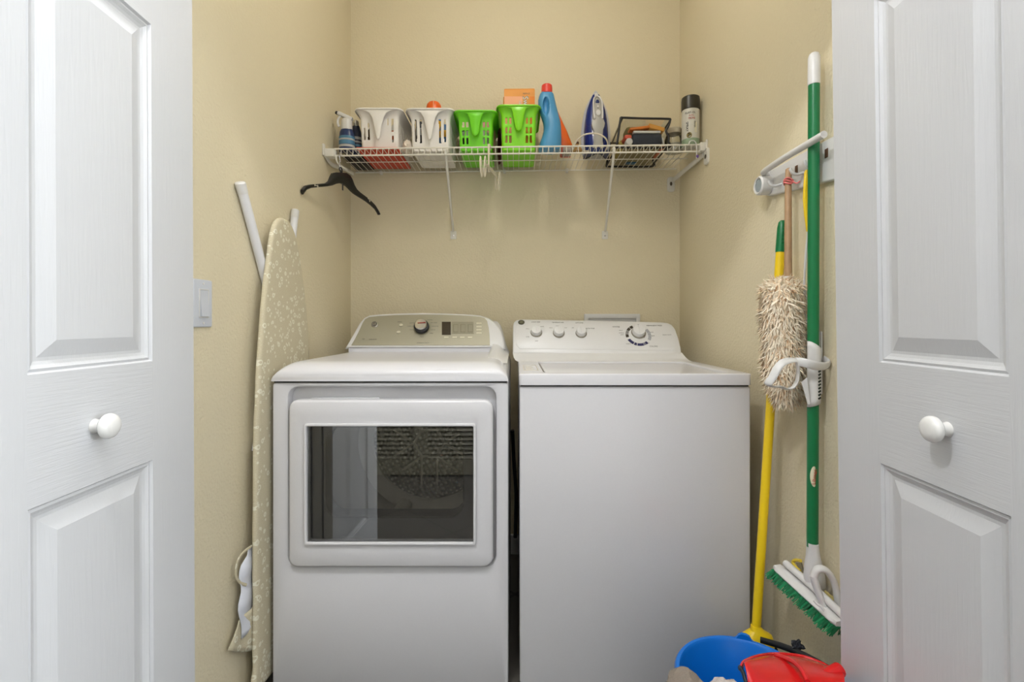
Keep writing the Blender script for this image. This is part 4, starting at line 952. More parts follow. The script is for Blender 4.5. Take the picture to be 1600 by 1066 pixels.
# ---- jar
zb = zs(.68)+.003
t = thing('glass_jar', 'small clear jar with a pale lid between the clear bag and the spray can', 'jar', (.671, 2.045, zb))
b = NB(); lathe(b, [(.030,.0),(.0365,.003),(.038,.010),(.038,.055),(.033,.070),(.028,.078),(.028,.082)], n=32); obj('jar_body', b, M_jar, t, local=True)
b = NB(); lathe(b, [(.033,.004),(.0345,.006),(.035,.030),(.030,.036),(.001,.037)], n=32); obj('white_powder', b, mat('powder', (222,216,204), .9), t, local=True)
b = NB(); lathe(b, [(.0295,.078),(.0305,.079),(.0305,.098),(.0285,.1005),(.001,.101)], n=40); jl = obj('lid', b, mat('lid_cream', (206,196,172), .4), t, local=True)
for zz in (.083,.089,.095): b = NB(); lathe(b, [(.0305,zz-.001),(.0313,zz),(.0305,zz+.001)], n=32, cap=False); obj('lid_ridge', b, mat('lid_cream', (206,196,172), .4), jl, local=True)
# ---- spray paint can
cx, cy, zb = .7195, 1.985, zs(.72)+.003
t = thing('spray_can', 'black-capped spray paint can at the right end of the shelf', 'spray can', (cx, cy, zb))
b = NB(); lathe(b, [(.032,.001),(.0345,0),(.0352,.004),(.0352,.146),(.034,.150)], n=48); obj('can', b, mat('can_label', (206,204,194), .38), t, local=True)
b = NB(); lathe(b, [(.03525,.002),(.0354,.004),(.0354,.028),(.03525,.0285)], n=48, cap=False); obj('green_band', b, mat('label_sage', (140,160,132), .4), t, local=True)
b = NB(); lathe(b, [(.0358,.150),(.0366,.151),(.0366,.190),(.0350,.202),(.030,.2055),(.001,.206)], n=48); obj('cap', b, mat('cap_black', (44,40,30), .35), t, local=True, label='black cap')
Lc = Vector((cx, cy-.0354, zb))
def ctext(s, sz, m, dx, dz, up=(0,0,1)): return text('printed_label', s, sz, m, t, (cx+dx, cy-.0358, zb+dz), ext=.0002, bend=.0356)
ctext('RUST-OLEUM', .0105, M_dark, -.003, .130); ctext('AUTO', .0085, mat('print_red', (190,54,44), .5), -.008, .118); ctext('PRIMER', .0105, mat('print_red', (190,54,44), .5), -.004, .107)
text('printed_label', 'PRIMER', .008, M_dark, t, (cx+.004, cy-.0358, zb+.082), right=(0,0,-1), up=(1,0,0), ext=.0002)
text('printed_label', 'SPRAY', .014, M_dark, t, (cx-.024, cy-.027, zb+.075), right=(0,0,-1), up=(.75,-.66,0), ext=.0002)
b = NB(); q = []
for a0 in (0,): 
    ring0 = []; ring1 = []
    for k in range(24):
        a = 2*PI*k/24; u = -.0175+.0105*math.cos(a); v = .040+.0115*math.sin(a); th = u/.0352
        ring0.append((math.sin(th)*.0353, -math.cos(th)*.0353, v)); ring1.append((math.sin(th)*.0360, -math.cos(th)*.0360, v))
    loft(b, [ring0, ring1])
em = obj('round_emblem', b, mat('emblem_olive', (128,112,52), .5), t, local=True, label='round olive emblem')
b = NB(); 
for k in range(3): tube(b, [(-.0175+.004*math.cos(2.1*k)-.004, -.0325, .040+.006*math.sin(2.1*k)), (-.0175+.004*math.cos(2.1*k)+.004, -.0335, .042+.006*math.sin(2.1*k))], .0012, 6)
obj('emblem_mark', b, M_dark, em, local=True)
b = NB(); box(b, -.0005,.0005,-.0005,.0005,0,.001)
b.free(); b = NB()
r0 = []; r1 = []
for u, v in ((.001,.050),(.011,.050),(.011,.092),(.001,.092)):
    th = (u+.002)/.0352; r0.append((math.sin(th)*.0353,-math.cos(th)*.0353,v)); r1.append((math.sin(th)*.0357,-math.cos(th)*.0357,v))
loft(b, [r0, r1]); obj('pale_panel', b, mat('panel_cream', (226,220,196), .5), t, local=True)
# ---- hook with purple tip at the right of the lip
b = NB(); X = .713
pts = [(X-.016,FY-.004,zs(X)+.002),(X-.012,FY-.006,zs(X)+.012),(X,FY-.008,zs(X)+.014),(X+.010,FY-.009,zs(X)+.004),(X+.012,FY-.010,zs(X)-.02),(X+.012,FY-.010,zs(X)-.058)]
t = thing('plastic_hook', 'small white plastic hook with a purple tip on the shelf lip at the right', 'hook', (X, FY-.008, zs(X)+.002))
tube(b, smooth_path(pts,5), .0035, 8, flat=(1,.6)); obj('hook_strap', b, M_plas, t)
b = NB(); box(b, X+.010, X+.020, FY-.014, FY-.008, zs(X)-.056, zs(X)-.044, r=.002); obj('purple_tip', b, mat('tip_purple', (92,66,140), .5), t)

# ================================================================== HANGERS
M_hw = mat('hanger_white', (226,218,196), .4)
t = thing('clip_hanger', 'small white clip hanger hooked over the middle of the shelf lip', 'hanger', (-.105, FY, 1.745))
hx = (764-CX)*1.935/F
b = NB(); z_ = zs(hx)
tube(b, smooth_path([(hx+.004,1.955,z_-.006),(hx+.004,1.950,z_+.006),(hx,1.938,z_+.007),(hx-.001,1.932,z_-.004),(hx-.001,1.932,1.70),(hx-.001,1.94,1.675)],5), .0042, 8); obj('hook', b, M_hw, t)
A = P(758, 250, 1.865); B = P(777, 272, 2.04); A.z = B.z = 1.683
mid = A.lerp(B,.45)
b = NB(); tube(b, smooth_path([A, A.lerp(B,.25)+Vector((0,0,.004)), mid+Vector((0,0,.006)), A.lerp(B,.75)+Vector((0,0,.004)), B],4), .007, 8, flat=(1,.5)); obj('bar', b, M_hw, t)
def clip(c, s=1):
    dirv = (B-A).normalized()
    for off in (-.008, .007):
        b = NB(); pts = []
        for k in range(12):
            a = 2*PI*k/12; pts.append(c+Vector((off*1.0,0,0))+dirv*(math.cos(a)*.012*s)+Vector((off*.25*math.sin(a),0,-.020+math.sin(a)*.038*s)))
        tube(b, smooth_path(pts,2,True), .0032, 6, flat=(1,.8)); obj('clip_loop', b, M_hw, t)
clip(P(755,252,1.865)); clip(P(778,276,2.04))
# black suit hanger
M_hb = mat('hanger_black', (22,22,22), .38)
t = thing('suit_hanger', 'wide black plastic hanger hooked at the left end of the shelf', 'hanger', (-.684, 1.935, 1.65))
HA = Vector((-.7570,1.715,0)); HB_ = Vector((-.606,2.155,0)); hd = (HB_-HA).normalized(); hn = Vector((hd.y,-hd.x,0))
def hseg(px, py):
    """point on the hanger plane seen at px,py"""
    return hit(px, py, HA, hn)
up_e = [(471,296),(476,290.5),(484,288.5),(497,287.5),(508,286.5),(513,283),(516,276),(519,270.5),(524,269.5),(531,270),(540,270.5),(546,274.5),(550,281),(553,289),(557,296),(563,301.5),(570,306.5),(578,313),(585,320),(591,330),(593,335)]
lo_e = [(473,304),(478,297),(485,294),(498,292.5),(510,291.5),(518,290),(524,287.5),(529,286.5),(533,286.5),(538,289),(541,291),(544,294),(548,298.5),(553,303),(559,307),(565,310.5),(572,315),(579,320.5),(586,327),(590,333),(591.5,336)]
b = NB(); rings = []
for (a, c) in zip(up_e, lo_e):
    p, q = hseg(*a), hseg(*c); w = .0065+.006*max(0, 1-abs((a[0]-532)/24.0)); cth = []
    rings.append([p+hn*w*.5, p+hn*w+(q-p)*.25, q+hn*w+(p-q)*.25, q+hn*w*.5, q-hn*w*.5, q-hn*w+(p-q)*.25, p-hn*w+(q-p)*.25, p-hn*w*.5])
loft(b, rings); obj('hanger_arms', b, M_hb, t)
b = NB(); hp = hseg(532, 270)
tube(b, smooth_path([hp, hp+Vector((0,0,.006)), hp+hd*(-.006)+Vector((0,0,.014)), hp+hd*.002+Vector((0,0,.021)), hp+hd*.009+Vector((0,0,.013)), hp+hd*.006+Vector((0,0,-.002))],4), .003, 8); obj('swivel_loop', b, M_hb, t)
b = NB(); zt = zs(-.7)-.028; hx_, hy_ = hp.x, hp.y
tube(b, smooth_path([hp+Vector((0,0,.012)), hp+Vector((-.004,0,.04)), Vector((-.700,1.938,1.715)), Vector((-.703,1.934,zt-.004)), Vector((-.703,1.938,zt+.007)), Vector((-.700,1.947,zt+.008)), Vector((-.698,1.953,zt-.003))],5), .0022, 8); obj('metal_hook', b, M_chrome, t)
b = NB(); hq = hseg(535.5,288); tube(b, [hq, hq+Vector((0,0,-.024))], .0028, 8); obj('lower_pin', b, M_hb, t)
for (px, py, ang) in ((492,290.5,0),(574.5,312.5,.7)):
    b = NB(); c = hseg(px, py)
    for (u0, u1, v0, v1) in ((-.010,.010,-.0012,.0012),(-.010,-.007,-.004,.0045),(.005,.008,-.004,.0045)):
        rr = []
        for u, v in ((u0,v0),(u1,v0),(u1,v1),(u0,v1)):
            uu = u*math.cos(ang)+v*math.sin(ang)*1.0; vv = -u*math.sin(ang)+v*math.cos(ang); rr.append(c+hd*uu+Vector((0,0,vv)))
        loft(b, [[p-hn*.0068*-1 for p in rr], [p+hn*.0078 for p in rr]]); loft(b, [[p-hn*.0068 for p in rr], [p-hn*.0078 for p in rr]])
    obj('notch_mark', b, M_hw, t, smooth=False)  # white marks standing in for see-through notches in the arms

# ================================================================== IRONING BOARD (upright in the gap by the left wall)
M_cov = cover_mat(); M_tube = mat('white_tube', (226,226,228), .3); M_lin = mat('white_lining', (222,224,232), .8)
T = thing('ironing_board', 'ironing board in a beige flowered cover standing on end beside the dryer', 'ironing board', (-.735, 1.52, 0))
xb = -.7215                        # face of the board towards the room
# outline (Y,z): front edge read down from the nose, then the rear edge
fe = [(1.515,1.398),(1.492,1.394),(1.470,1.380),(1.450,1.352),(1.438,1.32),(1.424,1.26),(1.404,1.18),(1.388,1.08),(1.374,.98),(1.364,.88),(1.357,.78),(1.353,.65),(1.351,.50),(1.351,.30),(1.352,.10),(1.36,.03)]
be = [(1.70,.03),(1.712,.10),(1.715,.30),(1.715,.55),(1.712,.75),(1.704,.92),(1.692,1.05),(1.668,1.17),(1.637,1.27),(1.605,1.345),(1.580,1.378),(1.556,1.393),(1.535,1.398)]
ol = [(p.x, p.y) for p in smooth_path([Vector((a,b_,0)) for a, b_ in fe+be], 3, True)[:-1]]
yc = 1.53
def bl(k, x): return [Vector((x, yc+(y-yc)*k, (z-.7)*(1-(1-k)*.25)+.7)) for y, z in ol]
b = NB(); loft(b, [bl(.90,xb), bl(.95,xb-.0008), bl(.985,xb-.003), bl(1.0,xb-.008), bl(.995,xb-.013), bl(.96,xb-.0155)])
for v in b.verts:      # small puckers along the hem
    e = abs(v.co.y-yc)
    if v.co.x < xb-.002 and v.co.z < .95: v.co.x += .0008*math.sin(v.co.z*150)
obj('cover', b, M_cov, T, ang=60, label='beige cover with small white flowers')
xl = -.7498
LA = smooth_path([Vector((xl,1.322,1.446)), Vector((xl,1.377,1.345)), Vector((xl,1.445,1.215)), Vector((xl,1.55,1.0)), Vector((xl,1.66,.70))],4)
LB = smooth_path([Vector((xl,1.648,1.447)), Vector((xl,1.628,1.36)), Vector((xl,1.60,1.25)), Vector((xl,1.50,1.0)), Vector((xl,1.40,.70))],4)
for pts, r in ((LA,.0128),(LB,.0118)):
    b = NB(); tube(b, pts, r, 20); lg = obj('leg', b, M_tube, T)
    d = (pts[0]-pts[1]).normalized(); b = NB(); tube(b, [pts[0]-d*.022, pts[0]-d*.0215, pts[0]+d*.006, pts[0]+d*.009, pts[0]+d*.0095], [.001,r*1.07,r*1.11,r*.95,.001], 20); obj('leg_cap', b, M_plas, lg, label='white rubber cap')
for z0_, z1_ in ((.245,.43),):
    # gathered hem pulled off the edge: white lining with a beige flap below
    pts0 = []; pts1 = []; N_ = 16
    b = NB(); rows = []
    for i in range(N_+1):
        z = .212+(.442-.212)*i/N_; wv = .004*math.sin(i*1.1)
        yo = 1.352-.052*(1-abs((i/N_)-.45)*.55)+.006*math.sin(i*.9)+( .02 if i > 14 else 0)
        rows.append([b.verts.new((xb-.016+wv*.3, 1.360, z)), b.verts.new((xb-.019+wv, (1.36+yo)/2, z)), b.verts.new((xb-.021-wv*.5, yo, z))])
    for A_, B_ in zip(rows, rows[1:]):
        for k in range(2): b.faces.new((A_[k],A_[k+1],B_[k+1],B_[k]))
    solid(obj('lining', b, M_lin, T, ang=70, label='white lining sticking out of the hem'), .0015)
    b = NB(); rows = []
    for i in range(9):
        u = i/8; A0_ = Vector((xb-.016, 1.362, .275-.126*u)); B0_ = Vector((-.744-.011*u, 1.305-.041*u**1.3, .268-.053*u))
        rows.append([b.verts.new(A0_.lerp(B0_, q)+Vector((.004*math.sin(q*6+u*2), 0, -.006*math.sin(q*PI)*u))) for q in (0,.25,.5,.75,1)])
    for A_, B_ in zip(rows, rows[1:]):
        for k in range(4): b.faces.new((A_[k],A_[k+1],B_[k+1],B_[k]))
    solid(obj('hem_flap', b, M_cov, T, ang=70), .002)
    b = NB(); tube(b, smooth_path([(xb-.017,1.355,.445),(xb-.020,1.32,.444),(xb-.022,1.296,.432),(xb-.023,1.290,.40),(xb-.021,1.305,.37),(xb-.018,1.33,.35)],4), .004, 8, flat=(1,.5)); obj('hem_edge', b, M_cov, T)

# ================================================================== TOOL RACK ON THE RIGHT WALL
R_ = thing('tool_rack', 'white plastic tool rack screwed to the right wall with hooks and a roller grip', 'rack', (WX, 1.28, 1.40))
b = NB(); rk = [(1.115,1.405),(1.44,1.448),(1.462,1.458),(1.468,1.48),(1.462,1.515),(1.44,1.522),(1.10,1.512),(1.095,1.46)]
plate(b, rk, fy, WX-.012, WX-.0002, .004); obj('back_plate', b, M_plas, R_)
b = NB(); tube(b, smooth_path([(WX-.012,1.44,1.513),(WX-.030,1.43,1.513),(WX-.040,1.40,1.512),(WX-.048,1.30,1.510),(WX-.050,1.20,1.508),(WX-.050,1.12,1.507)],5), .0085, 12); obj('top_rail', b, M_plas, R_)
b = NB(); lathe(b, [(.026,WX-.012),(.028,WX-.016),(.028,WX-.042),(.024,WX-.046),(.020,WX-.044),(.019,WX-.020)], (0,1.436,1.478), 'x', 32, cap=False); rg = obj('roller_ring', b, M_plas, R_)
b = NB(); lathe(b, [(.0185,WX-.043),(.0175,WX-.030),(.013,WX-.028),(.0125,WX-.040),(.009,WX-.041),(.009,WX-.02)], (0,1.436,1.478), 'x', 32); obj('grip_insert', b, mat('grip_grey', (150,160,164), .5), rg, label='grey grip insert')
for y in (1.295, 1.17):
    b = NB(); box(b, WX-.0135, WX-.011, y-.006, y+.006, 1.470, 1.492, r=.001); obj('screw_slot', b, mat('slot_brown', (92,64,44), .6), R_)
for y in (1.37, 1.262, 1.20):
    b = NB(); tube(b, smooth_path([(WX-.010,y,1.464),(WX-.028,y,1.458),(WX-.042,y,1.462),(WX-.048,y,1.474)],5), .004, 10); obj('hook', b, M_plas, R_)

# ---- lambswool duster
yD = 1.264; xD = .700
t = thing('wool_duster', 'lambswool duster with a wooden handle hanging from the tool rack', 'duster', (xD, yD, .87))
M_wood = mat('beech_wood', (186,150,112), .5, var=.35, bscale=40)
b = NB(); tube(b, [P(1232,263,1.285), P(1232,265,1.285), P(1231.5,300,1.28), P(1231.5,440,1.270)], [.004,.0075,.0085,.0095], 14); obj('handle', b, M_wood, t, label='wooden handle')
b = NB(); tube(b, [P(1231.5,432,1.270), P(1231.5,446,1.270)], .0105, 14); obj('ferrule', b, M_plas, t)
b = NB()
for q in range(3):
    pts = [P(1232,281+q*3,1.282)+Vector((math.cos(a)*.0105, math.sin(a)*.0105, .003*math.sin(a*2+q))) for a in [2*PI*k/12 for k in range(12)]]
    tube(b, smooth_path(pts,2,True), .0022, 6)
tube(b, smooth_path([P(1237,280,1.275), P(1241,285,1.27), P(1246,286,1.26), P(1250,283,1.255)],4), .0018, 6)
obj('rubber_band', b, mat('band_pink', (222,120,116), .6), t, label='pink rubber band')
def fluff(z):    # centre x, radius
    a = (1.182-z)/(1.182-.868)
    r = .060*(min(1, a*9+.45))*(1 if a < .72 else 1-.50*((a-.72)/.28)**1.6)
    return xD-.003+.010*a**2, r*(.95+.04*math.sin(a*9))
b = NB(); rings = []
for i in range(22):
    z = 1.182-(1.182-.868)*i/21; cx_, r = fluff(z)
    rings.append([(cx_+math.cos(2*PI*k/24)*min(r*.84,.048), yD+math.sin(2*PI*k/24)*r*.80, z) for k in range(24)])
loft(b, rings); obj('wool_core', b, mat('wool_cream', (240,222,194), .9, bump=.8, bscale=160, var=.3), t)
rnd = random.Random(4); tones = [mat('wool_light', (250,238,216), .9), mat('wool_tan', (236,212,180), .9), mat('wool_brown', (196,156,116), .9)]
for ti, cnt in ((0, 3600), (1, 2000), (2, 420)):
    b = NB()
    for _ in range(cnt):
        z = 1.186-(1.186-.862)*rnd.random(); cx_, r = fluff(max(.868,min(1.182,z))); a = rnd.uniform(0, 2*PI)
        rx = min(r*.84,.048)
        p = Vector((cx_+math.cos(a)*rx, yD+math.sin(a)*r*.80, z)); L = rnd.uniform(.012,.026)
        out_ = Vector((math.cos(a)*.7, math.sin(a), 0)); dz = rnd.uniform(-1.5,.1) if z < 1.15 else rnd.uniform(-.6,1.4)
        d = (out_*rnd.uniform(.25,.75)+Vector((rnd.uniform(-.5,.5),rnd.uniform(-.5,.5),dz))).normalized()
        side = d.cross(out_+Vector((.01,.02,.3))).normalized()*rnd.uniform(.0009,.0020)
        m1 = p+d*L*.55+Vector((0,0,-.002)); m2 = p+d*L+Vector((rnd.uniform(-.003,.003),0,-.006))
        if m2.x > WX-.003: m2.x = WX-.003
        if m1.x > WX-.004: m1.x = WX-.004
        v = [b.verts.new(q) for q in (p-side, p+side, m1+side*.9, m1-side*.9, m2)]
        b.faces.new((v[0],v[1],v[2],v[3])); b.faces.new((v[3],v[2],v[4]))
    o = bpy.data.objects.new('wool_tufts', bpy.data.meshes.new('wool_tufts')); C.objects.link(o); o.parent = t
    bmesh.ops.translate(b, verts=b.verts, vec=-wloc(t)); b.to_mesh(o.data); b.free(); o.data.materials.append(tones[ti]); o['kind'] = 'stuff'

# ---- yellow broom leaning in the corner
M_yel = mat('handle_yellow', (242,206,24), .35); M_grn = mat('handle_green', (0,112,62), .3)
top = P(1222.5,345,1.36); bot = P(1181,990,1.325)
t = thing('broom', 'broom with a yellow handle and green grip leaning behind the bucket', 'broom', (bot.x, bot.y, 0))
b = NB(); ga = top.lerp(bot,.075); tube(b, [ga, bot+(bot-top)*.02], .0118, 18); obj('handle', b, M_yel, t, label='yellow handle')
b = NB(); d = (bot-top).normalized(); tube(b, [top-d*.001, top, top+d*.005, top+d*.02, ga-d*.002, ga+d*.004], [.001,.006,.010,.0122,.0130,.0126], 18); gp = obj('grip', b, M_grn, t, label='dark green grip')
for k in range(6):
    b = NB(); c = top+d*(.022+k*.010); tube(b, [c+Vector((-.004,-.0125,0)), c+Vector((.004,-.0125,0))], .0016, 6); obj('grip_ridge', b, M_grn, gp)
b = NB(); hb = bot+d*.01
rings = [[(hb.x+u*.012+0, hb.y+v*.012, bot.z+.022) for u, v in [(math.cos(2*PI*k/20), math.sin(2*PI*k/20)) for k in range(20)]]]
for zz, sx_, sy_ in ((.010,.018,.016),(-.004,.040,.024),(-.018,.046,.027),(-.045,.046,.027)):
    rings.append([(hb.x+.004+u*sx_, hb.y+v*sy_, bot.z+zz) for u, v in [(math.cos(2*PI*k/20), math.sin(2*PI*k/20)) for k in range(20)]])
loft(b, rings); obj('broom_cap', b, M_yel, t, label='yellow plastic broom cap')
b = NB(); rnd = random.Random(9); zc = bot.z-.040
for _ in range(420):
    a = rnd.uniform(0,2*PI); q = rnd.random()**.5; x = hb.x+.004+math.cos(a)*.055*q; y = hb.y+math.sin(a)*.022*q
    e = Vector((x+(x-hb.x)*.5, y+(y-hb.y)*.4, .004)); tube(b, [(x,y,zc), e], .0013, 3, cap=False)
obj('bristles', b, mat('bristle_black', (26,26,28), .6), t)['kind'] = 'stuff'

# ---- yellow handled fly swatter
t = thing('fly_swatter', 'fly swatter with a yellow handle hanging from the tool rack behind the mop pole', 'fly swatter', (.724, 1.245, .95))
b = NB(); rings = []
for py, cxp, w in ((266,1260,2.2),(270,1260,3.8),(285,1260,5.2),(310,1259.5,6.0),(335,1260.5,5.0),(355,1262,3.2),(362,1262.5,2.6)):
    c = P(cxp,py,1.225); h = w/607*.8; rings.append([c+Vector((math.cos(2*PI*k/12)*h, math.sin(2*PI*k/12)*.005, 0)) for k in range(12)])
loft(b, rings); obj('grip', b, M_yel, t, label='yellow grip')
for off in (0, 5):
    b = NB(); tube(b, smooth_path([P(1262+off*.2,360,1.225), P(1260-off*.3,400,1.228), P(1256+off*.2,445,1.232), P(1257+off,480,1.235), P(1264,520,1.235)],4), .0022, 8); obj('wire_stem', b, M_plas, t)
b = NB(); c = P(1267,545,1.238); box(b, c.x-.002,c.x+.002, c.y-.045,c.y+.045, c.z-.11, c.z+.045, r=.0018)
obj('swat_head', b, M_plas, t)

# ---- roller mop with scrub brush
yM = 1.185; mt = P(1272,82,yM); mb = P(1269.5,852,yM)
t = thing('roller_mop', 'mop with a long green pole and a green scrub brush, hanging on the right wall', 'mop', (mb.x, yM, .37))
d = (mb-mt).normalized()
b = NB(); tube(b, [mt+d*.04, mb+d*.004], .0128, 24); pl = obj('pole', b, M_grn, t, label='green pole')
b = NB(); tube(b, [mt, mt+d*.001, mt+d*.004, mt+d*.012, mt+d*.05, mt+d*.079, mt+d*.080], [.001,.006,.0105,.0134,.0138,.0138,.0130], 24); obj('end_cap', b, M_plas, t, label='white end cap')
b = NB(); lc = P(1263.8,745,yM-.0); 
lc = Vector((mb.x-.004, yM-.0127, CZ+(CY-745)/ (F/(yM-.0127))))
bm = NB(); lathe(bm, [(1,0),(1,-.0008),(.01,-.0009)], (0,0,0), 'y', 24)
for v in bm.verts: v.co = Vector((lc.x+v.co.x*.0075, lc.y+v.co.y+.004*abs(v.co.x)**2, lc.z+v.co.z*.025))
lo = obj('logo_oval', bm, mat('logo_cream', (232,226,196), .5), t, label='cream oval logo')
text('logo_text', 'Libman', .013, mat('print_red', (190,54,44), .5), t, lc+Vector((.000,-.0022,0)), right=(.12,0,1), up=(-1,0,.12), ext=.0002, label='red logo lettering')
b.free()
# wringer sleeve
def sp(py): s_ = F/yM; return mt.lerp(mb, (py-82)/(852-82.0))
b = NB(); rings = []
c0, c1 = sp(541), sp(632); n_ = 20; R0 = .0158
for i in range(12):
    q = i/11; c = c0.lerp(c1,q); ring = []
    for k in range(n_+1):
        a = math.radians(190)+math.radians(250)*k/n_          # open at the back left
        slant = -.0125*math.cos(a-.3)*(1-q)*-1*(1 if q < .5 else 0)
        ring.append(c+Vector((math.cos(a)*R0, math.sin(a)*R0, -slant+(.006*math.cos(a) if q > .9 else 0))))
    rings.append(ring)
bmR = [[b.verts.new(p) for p in r] for r in rings]
for i in range(11):
    for k in range(n_): 
        b.faces.new((bmR[i][k],bmR[i][k+1],bmR[i+1][k+1],bmR[i+1][k]))
sl = obj('wringer_sleeve', b, M_plas, t, ang=60, label='white wringer sleeve'); solid(sl, .002)
for k in range(10):
    c = sp(574+k*5.2); a = math.radians(292); b = NB(); p = c+Vector((math.cos(a)*(R0+.0009), math.sin(a)*(R0+.0009), 0))
    box(b, -.0042,.0042,-.0010,.0010,-.0021,.0021, M=Matrix.Translation(p) @ Matrix.Rotation(a+PI/2,4,'Z') @ Matrix.Rotation(-.35,4,'Y')); obj('sleeve_slot', b, mat('slot_dark', (26,40,34), .6), sl, smooth=False)
b = NB(); loft(b, [[P(1252,597,1.172),P(1261,590,1.168),P(1262,590,1.172),P(1253,598,1.176)], [P(1262,632,1.170),P(1266,632,1.167),P(1266,632,1.171),P(1263,633,1.174)]]); obj('pour_lip', b, M_plas, sl)
# lever strap
strap = smooth_path([P(1243,566,1.17),P(1252,566,1.160),P(1264,569,1.150),P(1276,572,1.150),P(1290,572,1.160),P(1300,566,1.175),P(1302,562,1.19)],5)
strap = [Vector((min(p.x,WX-.006),p.y,p.z)) for p in strap]
b = NB(); tube(b, strap, .0105, 12, flat=(1,.22)); lv = obj('lever_strap', b, M_plas, t, label='white lever strap')
b = NB(); back = [P(1302,562,1.19),P(1294,561,1.205),P(1286,563,1.208),P(1279,566,1.204)]
back = [Vector((min(p.x,WX-.006),p.y,p.z)) for p in back]
tube(b, smooth_path(back,4), .0045, 10, flat=(1,.5)); obj('strap_end', b, M_plas, lv)
# D-shaped handle
loop = [(1243,563),(1232,563.5),(1222,567.5),(1214,577),(1207,590),(1200.5,600),(1207,604),(1218,604.5),(1229,608),(1238,606),(1244.5,597),(1247,583),(1246,570)]
b = NB(); pts = smooth_path([P(x,y,1.165-.012*math.sin(i/12*2*PI)) for i,(x,y) in enumerate(loop)],4,True)[:-1]
rings = []; n_ = len(pts)
ctr = P(1226,586,1.165)
for i in range(n_):
    p = pts[i]; tg = (pts[(i+1)%n_]-pts[i-1]).normalized(); rad = (p-ctr).normalized(); ax = tg.cross(rad).normalized()
    w0, w1 = .0034, .0115
    rings.append([p+rad*math.cos(2*PI*k/10)*w0+ (ax*.80+rad*.28)*math.sin(2*PI*k/10)*w1 for k in range(10)])
rings.append(rings[0]); loft(b, rings, False, False); obj('handle_loop', b, M_plas, lv, ang=70, label='white loop handle')
# socket and head
b = NB(); rings = []
for py, w, dy in ((848,10.2,.0165),(852,10.5,.017),(862,10.8,.018),(872,12.5,.019),(885,17,.021),(900,19.5,.022),(915,19,.020)):
    c = P(1269.5+(py-850)*.06, py, yM); h = w/638; rings.append([c+Vector((math.cos(2*PI*k/24)*h*.78, math.sin(2*PI*k/24)*dy, 0)) for k in range(24)])
loft(b, rings); sk = obj('socket', b, M_plas, t, ang=60, label='white socket')
# brush head : bar along Y
hA = Vector((.690,1.282,.421)); hB = Vector((.712,1.065,.405))
def hp_(u, dx, dz): return hA.lerp(hB,u)+Vector((dx,0,dz))
b = NB(); rings = []
for u in (0,.02,.06,.2,.4,.6,.8,.94,.98,1):
    k = 1 if .03 < u < .97 else .6
    rings.append([hp_(u,-.012*k,.002), hp_(u,-.008*k,.0075), hp_(u,.022*k,.010), hp_(u,.028*k,.005), hp_(u,.024*k,-.003), hp_(u,-.008*k,-.004)])
loft(b, rings); hd_ = obj('head_bar', b, M_plas, t, ang=50, label='white head bar')
b = NB(); tube(b, [hp_(.06,.018,.020), hp_(.5,.018,.020), hp_(.99,.014,.018)], .0088, 14); obj('roller_bar', b, M_plas, t)
rnd = random.Random(2); greens = [mat('bristle_green', (22,140,84), .5), mat('bristle_deep', (12,108,64), .5)]
tf = 0
for u_i in range(24):
    b = NB(); u = .01+u_i*.98/23
    for _ in range(26):
        du = rnd.uniform(-.026,.026); bx = rnd.uniform(-.010,.012)
        p = hp_(min(1,max(0,u+du)), bx, -.003); e = p+Vector((-.014+bx*.5+rnd.uniform(-.004,.004), rnd.uniform(-.006,.006), -.017+rnd.uniform(-.003,.002)))
        tube(b, [p, e], .0011, 3, cap=False)
    obj('bristle_tuft', b, greens[u_i % 2], hd_, smooth=False)
# lever arm arching beside the socket
b = NB(); off_ = Vector((-.012,0,0))
tube(b, smooth_path([P(1279,905,1.135)+off_,P(1284,891,1.132)+off_,P(1296,890,1.130)+off_,P(1308,903,1.128)+off_,P(1315,925,1.126)+off_,P(1318,957,1.124)+off_],6), .0105, 12, flat=(1,.7)); obj('lever_arm', b, M_plas, sk, ang=60)
b = NB(); tube(b, smooth_path([P(1279,900,1.135)+off_,P(1284,918,1.130)+off_,P(1292,940,1.122)+off_,P(1301,962,1.115)+off_],6), [.011]*6+[.0105]*6+[.009]*7, 12, flat=(1,.7)); obj('lever_strut', b, M_plas, sk, ang=60)
b = NB(); tube(b, smooth_path([P(1250,893,1.24),P(1244,887,1.255),P(1239,879,1.27),P(1243,875.5,1.262),P(1251,876.5,1.24)],5), .0042, 8); obj('sponge_clip', b, mat('clip_yellow', (222,196,66), .5), sk, label='yellow clip')
b = NB(); loft(b, [[P(1243,879,1.258),P(1251,879,1.238),P(1256,897,1.232),P(1248,890,1.25)], [P(1245,879,1.265),P(1253,879,1.245),P(1258,897,1.24),P(1250,890,1.258)]]); obj('sponge', b, mat('sponge_grey', (146,138,116), .9), sk)
b = NB(); tube(b, smooth_path([P(1280,938,1.10)-Vector((.012,0,0)),P(1285,944,1.095)-Vector((.012,0,0)),P(1291,948,1.09)-Vector((.012,0,0)),P(1296,955,1.085)-Vector((.012,0,0))],3), .003, 8); obj('hinge_rod', b, M_plas, sk)
# spray can hidden detail: yellow metal parts inside the lever
b = NB(); tube(b, [P(1296,925,1.15)-Vector((.012,0,0)), P(1312,938,1.13)-Vector((.012,0,0))], .005, 8); obj('spring_tube', b, mat('clip_yellow2', (186,172,108), .5), sk)

